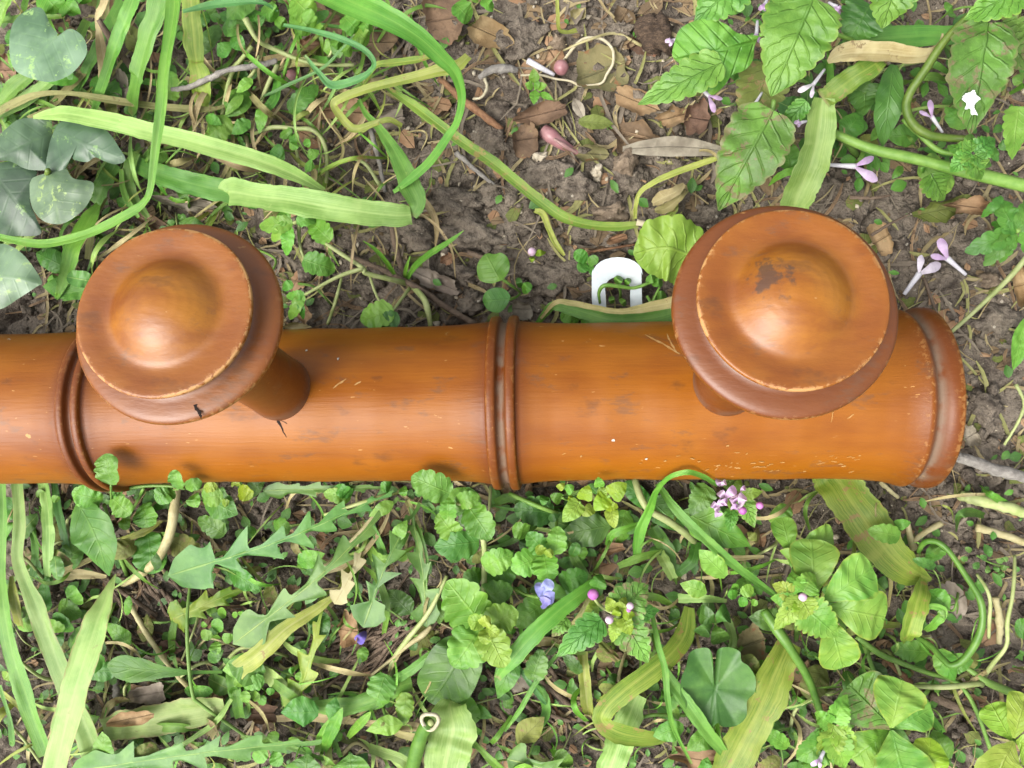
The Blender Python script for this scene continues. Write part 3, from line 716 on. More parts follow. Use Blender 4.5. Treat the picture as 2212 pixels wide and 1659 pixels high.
# crack through the left flange
def flange_surf(base):
    dv = np.array([0, math.sin(PT), math.cos(PT)])
    def f(x, y):
        d = ray(x, y); best = None
        c = base + dv * 89.5
        t = ((c - CAM) @ dv) / (d @ dv); p = CAM + d * t
        return p + dv * .5
    return f
Vc, Fc = ribbon_on(flange_surf(baseL), [(441, 862), (423, 872), (425, 882), (434, 893), (437, 905)], 9, None, None, None, None, seed=9)
crk = mk('crack', Vc, Fc, 'crack_dark', None, origin=(0, 0, 0)); crk.location = (0, 0, 0)
crk.parent = PEGL[1]
_M = Matrix.Translation(Vector(baseL * S)) @ Matrix.Rotation(-PT, 4, 'X')
crk.matrix_parent_inverse = _M.inverted()

# white metal hanger plate behind the rail
def plate():
    z0 = 9.0
    out_, inn = [], []
    cxp, cyp = 1334.5, 612.0
    Ro, Ri = 56.0, 28.0
    out_ = [(1284, 745), (1279, 640), (1279, 589)] + [(1281 + 0, 583)]
    for k in range(0, 13):
        t = math.pi - math.pi * k / 12; out_.append((cxp + 53 * math.cos(t), 590 - 34 * math.sin(t)))
    out_ += [(1385, 585), (1386, 640), (1392, 745)]
    inn = [(1366, 745), (1362, 640), (1362, 622)]
    for k in range(0, 13):
        t = math.pi * k / 12; inn.append((1334.5 + 27.5 * math.cos(t), 622 - 24.5 * math.sin(t)))
    inn += [(1307, 622), (1309, 660), (1312, 745)]
    poly = out_ + inn
    n = len(poly)
    def P(x, y, dz): return at_z(x, y, z0 + (700 - y) * .02 + dz)
    top = [P(x, y, 0) for x, y in poly]; bot = [p - np.array([0, 0, 1.0]) for p in top]
    V = np.array(top + bot)
    F = [tuple(range(n)), tuple(range(2 * n - 1, n - 1, -1))] + [(i, (i + 1) % n, n + (i + 1) % n, n + i) for i in range(n)]
    ob = mk('hanger_plate', V, F, 'zinc', RK, smooth=False)
    b = ob.modifiers.new('bevel', 'BEVEL'); b.width = .0002; b.segments = 2
    ob['label'] = 'white metal hanger plate shaped like an arch'
plate()
# ------------------------------------------------------------------ labels of the many small things: look + nearest landmark
LMK = [('variegated leaves', 70, 380), ('cracked peg', 390, 650), ('white-banded blade', 318, 110), ('torn rounded blade tip', 430, 190), ('sprawling pale-stemmed weed', 560, 180), ('blue-green ribbon loop', 740, 130), ('bright hooked blade', 930, 130), ('zigzag yellow blade', 800, 220), ('pink berry', 1212, 146), ('pink fleshy shoot', 1210, 300), ('bark-like twig', 1075, 150),
       ('creased broad blade', 650, 440), ('hairy sprawling weed', 700, 560), ('small tuft of grass', 890, 580), ('notched seedling leaves', 1070, 610), ('white metal plate', 1335, 610), ('diagonal olive stalk', 1130, 400), ('lance-shaped grey leaf', 1460, 330), ('smudged peg', 1700, 660), ('dead-nettle with lilac flowers', 1700, 150), ('keeled pale blade', 1750, 330), ('leaf with the white dropping', 2096, 180), ('fallen lilac flowers', 2010, 580), ('slanting pale stalk', 2140, 640), ('end ring of the rail', 2060, 880), ('pale grey stick', 2150, 1010),
       ('dull oval leaf', 205, 1165), ('very pale wide blade', 180, 1450), ('bent cream stalk', 360, 1150), ('dandelion leaf tip', 430, 1210), ('spoon-shaped leaf', 330, 1440), ('chickweed clumps', 500, 1430), ('brown-torn pale blade', 340, 1560), ('cream dead lobed leaf', 750, 1250), ('dark twigs', 840, 1430), ('tan pod-shaped leaf', 750, 1360), ('hollow cut stalk', 930, 1570), ('straw strip', 720, 1560), ('speedwell rosette', 1045, 1350), ('rounded speedwell leaves', 990, 1110), ('blue speedwell flower', 1175, 1285), ('yellow-green heart leaves', 1280, 1080), ('budding dead-nettle', 1330, 1330), ('arched narrow blade', 1420, 1080), ('pink flower cluster', 1580, 1075), ('straight diagonal blade', 1540, 1180), ('hooked mottled blade', 1360, 1520), ('round scalloped leaf', 1545, 1490), ('wide yellow-green blade', 1640, 1530), ('bright clover', 1800, 1290), ('scarred broad blade', 1880, 1140), ('hooked round stalk', 2070, 1300), ('lower clover', 1900, 1560), ('thin wavy stalk', 2180, 1330), ('pale notched clover', 2180, 1590), ('broad dark drooping leaf', 950, 1440), ('straw-yellow stalk stub', 1265, 1480)]
def near(x, y): return min(LMK, key=lambda l: (l[1] - x) ** 2 + (l[2] - y) ** 2)[0]
BADJ = {'b_mid': 'green', 'b_dark': 'dark green', 'b_strawgreen': 'withered olive', 'b_yellow': 'yellowing', 'b_bright': 'bright green', 'b_pale': 'pale green', 'b_straw': 'straw-coloured', 'b_palemark': 'pale brown-edged', 'b_worn': 'worn yellow-green', 'b_blue': 'blue-green',
        'l_mid': 'green', 'l_dark': 'dark green', 'l_bright': 'bright green', 'l_dandelion': 'dull grey-green', 'l_olive': 'withered olive', 'l_clover': 'pale green', 's_pale': 'pale green', 's_green': 'green', 's_straw': 'straw-coloured'}
def blab(mt, pts, how):
    w = max(p[3] for p in pts); m = pts[len(pts) // 2]
    return f"{'thin' if w < 12 else 'broad' if w > 27 else 'narrow'} {BADJ[mt]} grass blade {how} beside the {near(m[0], m[1])}"
# ------------------------------------------------------------------ broad blades above the rail
blade('wide bright green blade arching over and curling back round in a hook above the rail',
      [(690, -30, 55, 70), (760, 5, 60, 64), (840, 42, 62, 52), (903, 80, 60, 42), (953, 125, 56, 33), (985, 162, 52, 25), (998, 212, 47, 18), (988, 262, 42, 17), (965, 300, 38, 19), (928, 350, 32, 20), (890, 385, 27, 19), (850, 415, 22, 8)], 'b_bright', fold=.14)
blade('long pale green blade crossing under the upright blade beside the variegated leaves',
      [(72, 253, 30, 8), (110, 247, 33, 24), (150, 246, 35, 34), (250, 266, 36, 40), (325, 284, 35, 41), (425, 308, 33, 41), (553, 345, 29, 40), (625, 372, 25, 34), (700, 412, 19, 14)], 'b_pale', fold=.12)
blade('slender upright green blade that bends over across the variegated leaves',
      [(378, -20, 62, 34), (374, 40, 62, 30), (356, 150, 62, 24), (350, 230, 61, 26), (338, 320, 59, 20), (326, 410, 56, 15), (312, 438, 54, 16), (287, 457, 52, 20), (225, 490, 48, 22), (175, 510, 45, 20), (112, 525, 42, 20), (62, 525, 40, 18), (-20, 508, 38, 14)], 'b_bright', fold=.2)
blade('broad flat green blade creased pale, its tip folded back above the cracked peg',
      [(494, 420, 24, 46), (502, 414, 25, 60), (560, 424, 26, 54), (630, 432, 26, 62), (720, 448, 26, 60), (800, 460, 25, 56), (862, 466, 24, 52), (888, 464, 23, 40)], 'b_pale', fold=.12)
blade('darker green blade running under the creased broad blade', [(288, 350, 12, 30), (340, 374, 15, 44), (420, 398, 17, 50), (500, 416, 18, 50), (560, 432, 17, 40)], 'b_mid', fold=.1)
blade('green blade widening downward to a fold beside the creased broad blade',
      [(775, 215, 14, 8), (790, 245, 16, 12), (818, 275, 18, 18), (845, 315, 20, 28), (870, 360, 22, 40), (888, 405, 23, 50), (902, 440, 23, 38), (890, 466, 22, 24)], 'b_mid', fold=.18)
blade('yellowed blade bent into a sharp zigzag above the bare soil',
      [(1012, 122, 26, 20), (985, 145, 27, 27), (940, 156, 27, 27), (878, 172, 26, 23), (803, 190, 25, 21), (740, 212, 24, 18), (722, 228, 23, 17), (740, 256, 20, 18), (765, 279, 18, 18), (805, 268, 18, 14), (840, 259, 17, 12), (868, 272, 14, 10)], 'b_yellow', fold=.2)
blade('short olive blade running alongside the zigzag yellow blade', [(935, 120, 24, 10), (900, 130, 24, 16), (850, 136, 23, 16), (815, 141, 22, 14), (798, 165, 18, 9), (783, 188, 14, 6)], 'b_worn', fold=.2)
blade('narrow blue-green blade looped like a ribbon above the bare soil',
      [(612, 54, 26, 8), (678, 67, 30, 12), (740, 85, 32, 14), (790, 110, 32, 13), (808, 137, 30, 11), (796, 158, 27, 14), (765, 176, 24, 18), (718, 184, 22, 17), (690, 158, 22, 11), (658, 120, 22, 7)], 'b_blue', fold=.2)
blade('thin straight blue-green grass blade passing under the ribbon-like loop', [(570, 208, 12, 6), (630, 180, 18, 8), (693, 150, 22, 7), (733, 112, 26, 6), (766, 74, 28, 3)], 'b_blue')
blade('long olive stalk-like blade running diagonally down to the smudged peg over bare soil',
      [(836, 190, 10, 8), (870, 212, 11, 17), (903, 235, 11, 22), (978, 292, 12, 24), (1053, 343, 12, 25), (1106, 384, 12, 24), (1160, 428, 11, 23), (1215, 468, 11, 23), (1270, 486, 10, 20), (1330, 490, 9, 19), (1378, 485, 8, 14)], 'b_worn', fold=.3)
blade('broad green blade with white band standing behind the slender upright blade', [(350, -20, 42, 52), (338, 30, 40, 50), (318, 90, 36, 46), (301, 155, 30, 38), (296, 175, 28, 38), (288, 222, 20, 36), (284, 250, 14, 20)], 'b_mid', fold=.15)
blade('mid green blade beside the white-banded blade', [(296, -20, 34, 34), (278, 30, 33, 36), (258, 80, 30, 34), (238, 140, 25, 30), (212, 215, 16, 24), (200, 245, 10, 14)], 'b_mid', fold=.2)
blade('green blade with a pale papery joint and torn rounded tip', [(412, -15, 24, 40), (415, 40, 22, 44), (420, 95, 19, 44), (424, 128, 17, 34), (424, 140, 17, 34), (432, 165, 16, 46), (436, 200, 14, 50), (430, 226, 11, 26)], 'b_worn', fold=.1)
blade('dry beige bent blade hanging among the green blades', [(232, -10, 26, 20), (218, 25, 26, 18), (210, 42, 25, 10), (218, 90, 22, 20), (226, 150, 17, 26), (226, 200, 12, 22)], 'b_straw', fold=.3)
blade('dry straw-coloured strip lying across the feet of the green blades', [(-20, 255, 14, 16), (40, 220, 17, 20), (92, 203, 19, 12), (160, 203, 20, 10), (230, 215, 20, 16), (320, 228, 19, 14), (400, 235, 17, 16), (462, 236, 14, 10), (512, 218, 10, 4)], 'b_strawgreen', fold=.3)
stem([(213, 42, 30), (240, 85, 26), (272, 130, 20), (306, 171, 14)], [6, 7, 7, 9], 'twig', name='twig', label='dark brown stick leaning across the white-banded blade', cat='twig', knobbly=.08)
stem([(372, 194, 14), (410, 188, 16), (455, 168, 17), (490, 152, 17), (560, 140, 14), (600, 132, 12)], [5, 6, 7, 6, 7, 5], 'twig_grey', name='twig', label='grey weathered twig beside the torn rounded blade tip', cat='twig', knobbly=.1)
TL = 'blade tangled beside the variegated leaves'
for pts, mt in (([(0, 225, 12, 30), (45, 180, 16, 34), (95, 145, 18, 20)], 'b_mid'), ([(-10, 250, 10, 26), (60, 215, 14, 30), (120, 165, 15, 26), (170, 120, 14, 10)], 'b_pale'), ([(190, 45, 16, 20), (165, 100, 16, 24), (150, 170, 12, 20)], 'b_mid'), ([(262, 0, 20, 18), (228, 70, 20, 24), (195, 140, 16, 26), (165, 200, 10, 20)], 'b_mid'),
                 ([(20, -10, 22, 26), (5, 30, 20, 22), (-15, 70, 18, 18)], 'b_bright'), ([(60, 255, 16, 8), (105, 235, 15, 16), (185, 150, 14, 20), (205, 95, 14, 10)], 'b_strawgreen'), ([(250, 355, 12, 32), (225, 400, 12, 40), (205, 440, 10, 30)], 'b_mid'), ([(295, 330, 14, 22), (280, 370, 14, 26), (288, 420, 12, 20), (320, 470, 9, 12)], 'b_mid'),
                 ([(215, 440, 10, 12), (190, 480, 14, 38), (160, 540, 18, 40), (148, 580, 18, 32), (128, 632, 16, 16), (122, 646, 14, 8)], 'b_bright'), ([(118, 638, 14, 14), (150, 632, 15, 32), (185, 628, 15, 38), (215, 625, 14, 38)], 'b_mid'), ([(0, 45, 14, 16), (60, 40, 18, 14), (140, 35, 16, 10)], 'b_mid'), ([(95, 250, 8, 22), (60, 300, 10, 24), (20, 340, 10, 20)], 'b_dark'),
                 ([(230, 425, 8, 14), (205, 470, 10, 20), (190, 560, 9, 16)], 'b_strawgreen'), ([(395, 25, 26, 8), (470, 10, 28, 18), (560, 5, 26, 10), (600, 25, 22, 4)], 'b_blue'), ([(300, 470, 12, 8), (270, 420, 14, 14), (262, 365, 15, 10)], 'b_bright')):
    blade(blab(mt, pts, 'tangled'), pts, mt, group='blades of the grassy corner')

# folded wide blades around the dead-nettle
blade('wide green blade folded sharply, rising beside the dry beige leaf', [(1905, 128, 34, 30), (1880, 145, 34, 44), (1840, 170, 33, 48), (1800, 200, 31, 46), (1778, 216, 30, 40)], 'b_worn', fold=.15)
blade('wide pale green keeled blade running down behind the smudged peg', [(1778, 212, 30, 44), (1770, 260, 28, 60), (1760, 325, 25, 66), (1742, 380, 21, 68), (1722, 425, 17, 66), (1705, 470, 12, 50)], 'b_pale', fold=.4)
blade('dry beige leaf with ragged tip lying across the purple-flowered weed', [(1788, 134, 33, 8), (1815, 118, 35, 34), (1860, 113, 36, 46), (1920, 115, 36, 44), (1975, 122, 36, 36), (2010, 115, 35, 22), (2030, 95, 34, 10), (2036, 72, 33, 4)], 'b_straw', fold=.22, name='dry_leaf', cat='dry leaf')
blade('flat green blade lying behind the dry beige leaf', [(1820, 95, 24, 30), (1900, 85, 26, 50), (2000, 78, 26, 44), (2120, 80, 24, 36), (2225, 88, 22, 30)], 'b_mid', fold=.1)
leaf(None, 'lance', (1930, 140), (1906, 320), 62, 26, 20, 'l_dark', arch=4, name='lance_leaf', label='dark green smooth lance-shaped blade hanging by the thick stalk', cat='leaf')
blade('narrow yellow-green grass blade crossing bare soil to the blotched leaf', [(1372, 472, 8, 7), (1374, 440, 12, 9), (1386, 412, 14, 10), (1430, 385, 15, 13), (1500, 358, 16, 14), (1568, 336, 17, 9)], 'b_yellow')
blade('tiny yellow-green stalk hooking down to the soil near the pale thread loop', [(1203, -10, 20, 8), (1205, 35, 16, 8), (1208, 64, 12, 8), (1225, 70, 10, 9), (1246, 66, 8, 10)], 'b_yellow')
blade('thin yellowing strip lying beside the small lilac speedwell bud', [(1155, 455, 5, 10), (1172, 462, 6, 14), (1184, 490, 6, 12), (1200, 525, 6, 13), (1219, 552, 4, 6)], 'b_yellow')

# ------------------------------------------------------------------ blades below the rail
blade('very pale wide blade with brown edge standing in the grass tangle below the rail', [(250, 1240, 30, 4), (240, 1262, 34, 18), (226, 1300, 38, 40), (202, 1368, 42, 60), (174, 1455, 44, 62), (148, 1545, 44, 60), (118, 1670, 42, 54)], 'b_palemark', fold=.12)
LLB = [([(4, 1035, 16, 20), (8, 1120, 17, 24), (3, 1230, 18, 24), (10, 1320, 20, 34), (30, 1420, 20, 38), (62, 1520, 18, 40), (104, 1630, 14, 36)], 'b_mid'),
       ([(40, 1035, 14, 26), (45, 1130, 17, 28), (40, 1200, 18, 27), (60, 1262, 19, 30), (82, 1312, 20, 40), (112, 1395, 20, 46), (145, 1480, 18, 44), (182, 1560, 15, 52), (222, 1665, 10, 54)], 'b_palemark'),
       ([(93, 1035, 12, 24), (104, 1100, 15, 26), (107, 1165, 17, 27), (104, 1245, 15, 16)], 'b_pale'),
       ([(118, 1040, 8, 14), (132, 1120, 10, 18), (150, 1210, 10, 16)], 'b_dark'), ([(25, 1244, 16, 10), (32, 1290, 18, 24), (42, 1340, 14, 22), (46, 1352, 12, 16)], 'b_yellow'),
       ([(68, 1120, 8, 14), (78, 1190, 10, 18), (70, 1245, 10, 16)], 'b_mid'), ([(0, 1480, 14, 10), (20, 1545, 14, 10), (28, 1600, 12, 16), (20, 1600, 10, 8)], 'b_mid'), ([(-10, 1485, 10, 10), (30, 1515, 12, 12), (55, 1545, 10, 6)], 'b_yellow')]
for k, (p, mt) in enumerate(LLB):
    blade(blab(mt, p, 'sprouting from under the rail'), p, mt, group='blades under the rail in the grassy tangle')
blade('wide pale blade with a brown torn patch lying flat by the toothed leaf', [(222, 1575, 9, 50), (290, 1562, 11, 66), (360, 1548, 12, 70), (430, 1536, 12, 62), (485, 1528, 11, 40)], 'b_palemark', fold=.08)
blade('arched narrow green blade looping up onto the lower edge of the rail', [(1374, 1205, 12, 16), (1384, 1145, 17, 24), (1402, 1102, 22, 19), (1418, 1060, 34, 12), (1446, 1031, 42, 10), (1486, 1020, 45, 12), (1520, 1030, 40, 11), (1550, 1048, 34, 8)], 'b_bright', fold=.25)
blade('straight green grass blade running diagonally from the arched blade', [(1420, 1045, 16, 12), (1456, 1095, 20, 19), (1506, 1147, 21, 21), (1568, 1205, 19, 21), (1625, 1250, 16, 17), (1680, 1290, 12, 10)], 'b_mid', fold=.3)
blade('broad green blade with a pale scar emerging under the ringed rail end', [(1790, 1010, 10, 96), (1812, 1040, 12, 98), (1850, 1100, 15, 96), (1915, 1190, 16, 84), (1965, 1235, 14, 60), (2012, 1252, 10, 8)], 'b_worn', fold=.1)
blade('bright green blade lying diagonally beside the blue speedwell flower', [(1290, 1256, 18, 22), (1262, 1278, 22, 30), (1218, 1310, 25, 36), (1160, 1362, 27, 38), (1110, 1418, 26, 36), (1075, 1465, 22, 16)], 'b_bright', fold=.15)
blade('mottled yellow-green blade folded back on itself like a hook', [(1488, 1312, 10, 22), (1480, 1368, 14, 42), (1450, 1412, 18, 48), (1400, 1452, 21, 48), (1345, 1495, 23, 48), (1310, 1528, 23, 46), (1300, 1556, 22, 36), (1332, 1580, 21, 44), (1380, 1592, 18, 42), (1425, 1594, 14, 28), (1446, 1588, 12, 8)], 'b_worn', fold=.15)
blade('pale striped blade lying beneath the hooked mottled blade', [(1378, 1500, 12, 40), (1355, 1555, 13, 56), (1335, 1610, 13, 60), (1315, 1670, 13, 60)], 'b_pale', fold=.15)
blade('long thin green grass blade hanging over the round scalloped leaf', [(1406, 1310, 22, 8), (1421, 1392, 26, 13), (1436, 1444, 27, 14), (1443, 1519, 26, 12), (1456, 1574, 22, 10), (1494, 1650, 15, 5)], 'b_bright')
blade('pale-backed green grass blade crossing the edge of the round scalloped leaf', [(1432, 1445, 20, 20), (1455, 1480, 23, 26), (1485, 1520, 25, 29), (1520, 1570, 24, 30), (1560, 1620, 20, 22), (1575, 1640, 16, 8)], 'b_mid')
blade('wide yellow-green blade standing at the edge of the round scalloped leaf', [(1705, 1385, 16, 50), (1680, 1440, 19, 72), (1645, 1520, 21, 82), (1600, 1610, 20, 84), (1560, 1680, 18, 70)], 'b_worn', fold=.18)
blade('straw-yellow split stalk stub standing below the toothed dead-nettle leaf', [(1258, 1408, 8, 22), (1262, 1460, 10, 25), (1268, 1520, 9, 26), (1272, 1544, 6, 14)], 'b_yellow', fold=.4)
blade('thin green grass blade slanting below the toothed dead-nettle leaf', [(1203, 1414, 14, 8), (1160, 1470, 16, 11), (1125, 1530, 14, 11), (1090, 1580, 9, 5)], 'b_mid')
blade('short blue-green grass blade under the bright diagonal blade', [(1113, 1430, 12, 8), (1145, 1475, 14, 12), (1170, 1510, 11, 10), (1180, 1522, 9, 4)], 'b_blue')
blade('pale yellow-green folded blade with cream underside by the lobed leaves', [(716, 1292, 12, 12), (680, 1318, 14, 24), (615, 1360, 17, 34), (560, 1412, 18, 42), (515, 1446, 15, 42)], 'b_yellow', fold=.3)
blade('broad glossy green blade with curled tip beside the hollow cut stalk', [(975, 1512, 14, 14), (972, 1530, 17, 74), (978, 1570, 20, 98), (970, 1615, 20, 100), (958, 1675, 19, 92)], 'b_pale', fold=.1)
blade('green tubular blade slanting from the speedwell rosette', [(970, 1388, 16, 16), (930, 1415, 16, 19), (890, 1445, 14, 20), (856, 1466, 11, 20), (850, 1470, 10, 8)], 'b_mid', fold=.45)
blade('dry beige straw strip lying across the dark twigs beside the hollow stalk', [(598, 1552, 8, 14), (660, 1546, 9, 22), (728, 1553, 9, 20), (800, 1562, 9, 14), (860, 1565, 9, 26), (905, 1570, 8, 18)], 'b_straw', fold=.3, name='dry_straw', cat='straw')
blade('curled grey-green blade lying over the dark twigs', [(670, 1527, 12, 26), (720, 1530, 14, 40), (760, 1527, 15, 38), (805, 1512, 15, 40), (850, 1488, 13, 46), (890, 1475, 10, 34)], 'b_mid', fold=-.3)
SM = 'short green grass blade poking up beside the beige straw strip'
for p in ([(700, 1622, 10, 12), (712, 1590, 16, 26), (728, 1555, 20, 26), (740, 1528, 22, 4)], [(752, 1592, 10, 10), (775, 1566, 14, 20), (792, 1548, 16, 16), (801, 1538, 17, 4)], [(690, 1625, 8, 20), (695, 1590, 13, 20), (715, 1550, 15, 6)]):
    blade(SM, p, 'b_bright', group='short blades by the straw strip')
blade('green folded blade with a cream edge standing by the curved round stalk', [(1992, 1250, 12, 18), (1986, 1280, 18, 40), (1974, 1325, 21, 44), (1962, 1368, 20, 40), (1958, 1384, 16, 14)], 'b_worn', fold=.45)
blade('bent green grass tip beside the grey dry leaf', [(1960, 1330, 14, 16), (2005, 1310, 17, 14), (2038, 1318, 18, 15), (2020, 1345, 16, 22), (1998, 1362, 12, 12)], 'b_bright', fold=.2)
# fillers of blade shape among the low weeds (traced, low)
LOW = [([(1311, 1178, 8, 10), (1322, 1155, 12, 18), (1350, 1142, 13, 14), (1383, 1130, 10, 8)], 'b_bright'), ([(1231, 1167, 10, 8), (1240, 1205, 12, 19), (1268, 1246, 9, 18), (1280, 1262, 7, 6)], 'b_mid'), ([(1336, 1222, 10, 14), (1380, 1205, 13, 18), (1430, 1190, 10, 8)], 'b_bright'), ([(1425, 1195, 10, 22), (1440, 1220, 13, 24), (1455, 1250, 12, 18)], 'b_pale'), ([(1505, 1170, 8, 22), (1495, 1210, 11, 24), (1468, 1235, 9, 18)], 'b_dark'), ([(1410, 1140, 7, 28), (1440, 1190, 10, 34), (1450, 1230, 8, 20)], 'b_dark'), ([(1540, 1200, 9, 8), (1590, 1205, 12, 12), (1650, 1202, 9, 6)], 'b_straw'),
       ([(1465, 1292, 9, 20), (1520, 1292, 11, 18), (1570, 1298, 9, 8)], 'b_pale'), ([(1560, 1320, 9, 16), (1582, 1370, 10, 18), (1578, 1420, 8, 14)], 'b_pale'), ([(800, 1130, 12, 12), (815, 1160, 12, 16), (830, 1195, 10, 14), (838, 1215, 8, 5)], 'b_mid'), ([(885, 1140, 10, 10), (865, 1175, 13, 16), (838, 1205, 11, 8)], 'b_mid'), ([(790, 1165, 9, 10), (815, 1205, 13, 24), (850, 1205, 14, 18), (895, 1180, 10, 4)], 'b_mid'),
       ([(1150, 1212, 8, 6), (1060, 1235, 12, 9), (985, 1262, 8, 5)], 'b_bright'), ([(880, 1080, 8, 12), (900, 1130, 10, 16), (915, 1190, 8, 14)], 'b_strawgreen'), ([(845, 1095, 10, 5), (820, 1150, 12, 9), (760, 1215, 12, 12), (690, 1240, 9, 8)], 'b_straw'), ([(700, 1640, 10, 8), (600, 1605, 12, 14), (520, 1590, 9, 8)], 'b_mid'), ([(800, 1615, 10, 22), (870, 1640, 12, 24), (900, 1670, 10, 20)], 'b_pale'), ([(1020, 1600, 10, 10), (1060, 1640, 12, 16), (1100, 1675, 10, 14)], 'b_bright'), ([(1105, 1545, 8, 6), (1075, 1590, 12, 12), (1060, 1605, 9, 10)], 'b_bright'),
       ([(480, 1520, 9, 10), (470, 1550, 11, 26), (452, 1590, 9, 24)], 'b_strawgreen'), ([(500, 1510, 12, 8), (465, 1560, 14, 12), (385, 1615, 10, 9)], 'b_pale'), ([(500, 1450, 8, 24), (510, 1500, 10, 28), (520, 1550, 8, 20)], 'b_bright'), ([(540, 1440, 8, 30), (590, 1465, 11, 36), (632, 1505, 9, 24)], 'b_pale'), ([(260, 1165, 8, 8), (310, 1150, 10, 16), (350, 1125, 8, 6)], 'b_yellow'), ([(110, 1200, 8, 10), (125, 1235, 11, 14), (180, 1215, 10, 12), (245, 1185, 7, 5)], 'b_strawgreen'), ([(115, 1250, 8, 20), (170, 1240, 10, 22), (230, 1245, 8, 8)], 'b_straw')]
for p, mt in LOW:
    blade(blab(mt, p, 'woven'), p, mt, group='low blades among the weeds below the rail')
stem([(590 + 0, 1130, 6), (640, 1128, 6)], 3, 'twig_red', name='twig', label='short reddish twig on the soil between the dandelion lobes', cat='twig')

# ------------------------------------------------------------------ variegated (heart-leaved) plant at the upper corner
cy = thing('variegated_plant', 'low plant with silvery-patterned dark heart-shaped leaves in the grass tangle above the cracked peg', 'plant', (60, 420))
fan(cy, [(128, 75), (110, 55), (90, 18), (58, 22), (28, 50), (20, 95), (26, 140), (50, 163), (105, 177), (150, 162), (180, 130), (188, 105), (178, 78), (152, 62)], (103, 98), 34, 'l_cyclamen', cup=-1.5, tilt=(1, -2), tip=(45, 165), wav=1.0)
fan(cy, [(98, 365), (102, 335), (110, 300), (125, 268), (150, 256), (190, 254), (215, 268), (238, 290), (255, 315), (271, 345), (250, 355), (225, 348), (205, 340), (188, 350), (160, 345), (150, 335), (145, 360), (120, 372)], (170, 305), 33, 'l_cyclamen_dark', cup=-1.5, tilt=(2, 1), tip=(265, 345), wav=1.6)
fan(cy, [(112, 368), (108, 330), (112, 262), (80, 256), (40, 258), (5, 285), (-25, 310), (-20, 345), (20, 348), (60, 366)], (55, 312), 30, 'l_cyclamen_dark', cup=-2, tip=(-20, 345), wav=1.4)
fan(cy, [(108, 372), (140, 362), (158, 385), (202, 396), (190, 440), (160, 470), (130, 484), (95, 478), (70, 450), (64, 410), (70, 385)], (115, 422), 31, 'l_cyclamen', cup=-2, tilt=(2, -1), tip=(130, 484), wav=1.3)
fan(cy, [(80, 372), (60, 355), (10, 350), (-30, 375), (-30, 470), (0, 505), (45, 510), (88, 505), (78, 470), (64, 430)], (30, 430), 27, 'l_cyclamen_dark', cup=-2, tip=(88, 505), wav=1.3)
fan(cy, [(-40, 540), (-10, 528), (20, 530), (55, 555), (90, 607), (78, 620), (40, 645), (0, 668), (-40, 660)], (15, 598), 32, 'l_cyclamen', cup=-2, tip=(90, 607), wav=1.2)
stem([(128, 76, 33), (120, 130, 20), (100, 220, 10), (70, 400, 2)], [4, 5, 5, 5], 's_dark', cy)
stem([(104, 368, 32), (95, 390, 20), (70, 420, 2)], 5, 's_dark', cy)
stem([(-30, 600, 30), (10, 500, 15), (50, 430, 2)], 5, 's_dark', cy)

# ------------------------------------------------------------------ dead-nettle with lilac flowers at the upper right
dn = thing('dead_nettle', 'leafy dead-nettle with scalloped leaves and lilac flowers above the smudged peg', 'weed', (1850, 330))
fan(dn, [(1640, 77), (1595, 72), (1568, 52), (1535, 41), (1498, 46), (1468, 64), (1456, 95), (1452, 118), (1462, 133), (1490, 150), (1515, 175), (1536, 205), (1562, 188), (1582, 162), (1608, 152), (1626, 130), (1630, 100)], (1548, 110), 44, 'l_nettle', cup=-3, tilt=(1, 3), tip=(1460, 130), wav=1.5, ribs=9)
leaf(dn, 'nettle', (1560, 135), (1378, 226), 92, 44, 38, 'l_nettle', arch=2, fold=.1)
leaf(dn, 'nettle', (1756, -4), (1666, 208), 172, 52, 44, 'l_nettle', arch=3, fold=.08, teeth=(9, .16))
leaf(dn, 'nettle', (1600, -40), (1500, 46), 110, 46, 42, 'l_nettle', arch=2)
leaf(dn, 'nettle', (1940, -60), (1905, 62), 120, 46, 40, 'l_nettle', arch=2)
leaf(dn, 'nettle', (1880, 10), (1830, 95), 110, 34, 30, 'l_dark', arch=2)
leaf(dn, 'nettle', (2220, -30), (2082, 42), 92, 50, 44, 'l_nettle', arch=3)
leaf(dn, 'nettle', (2135, 48), (2096, 290), 150, 46, 38, 'l_nettle_worn', arch=4, fold=.08, teeth=(10, .14))
leaf(dn, 'nettle', (2150, 60), (2225, 150), 110, 40, 34, 'l_nettle_worn', arch=2)
leaf(dn, 'nettle', (1670, 238), (1552, 455), 150, 40, 26, 'l_nettle_worn', arch=5, fold=.12, teeth=(9, .12))
leaf(dn, 'nettle', (1660, 140), (1615, 285), 110, 30, 26, 'l_olive', arch=2)
leaf(dn, 'nettle', (2010, 375), (2040, 432), 78, 20, 15, 'l_nettle', arch=2)
leaf(dn, 'nettle', (1850, 330 - 190), (1848, 235), 60, 22, 16, 'l_dark', arch=1)
leaf(dn, 'nettle', (1870, 180), (1866, 250), 70, 20, 14, 'l_dark', arch=1)
leaf(dn, 'nettle', (1742, 218), (1680, 285), 44, 34, 26, 'l_nettle', arch=1)
for b, t, w in (((2098, 330), (2046, 315), 46), ((2098, 332), (2052, 372), 50), ((2105, 330), (2150, 300), 52), ((2100, 335), (2120, 388), 60), ((2098, 328), (2098, 288), 48), ((2104, 335), (2142, 358), 44)):
    leaf(dn, 'nettle', b, t, w, 36, 34, 'l_nettle', arch=2)
leaf(dn, 'nettle', (2200, 230), (2186, 345), 70, 34, 28, 'l_bright', arch=2)
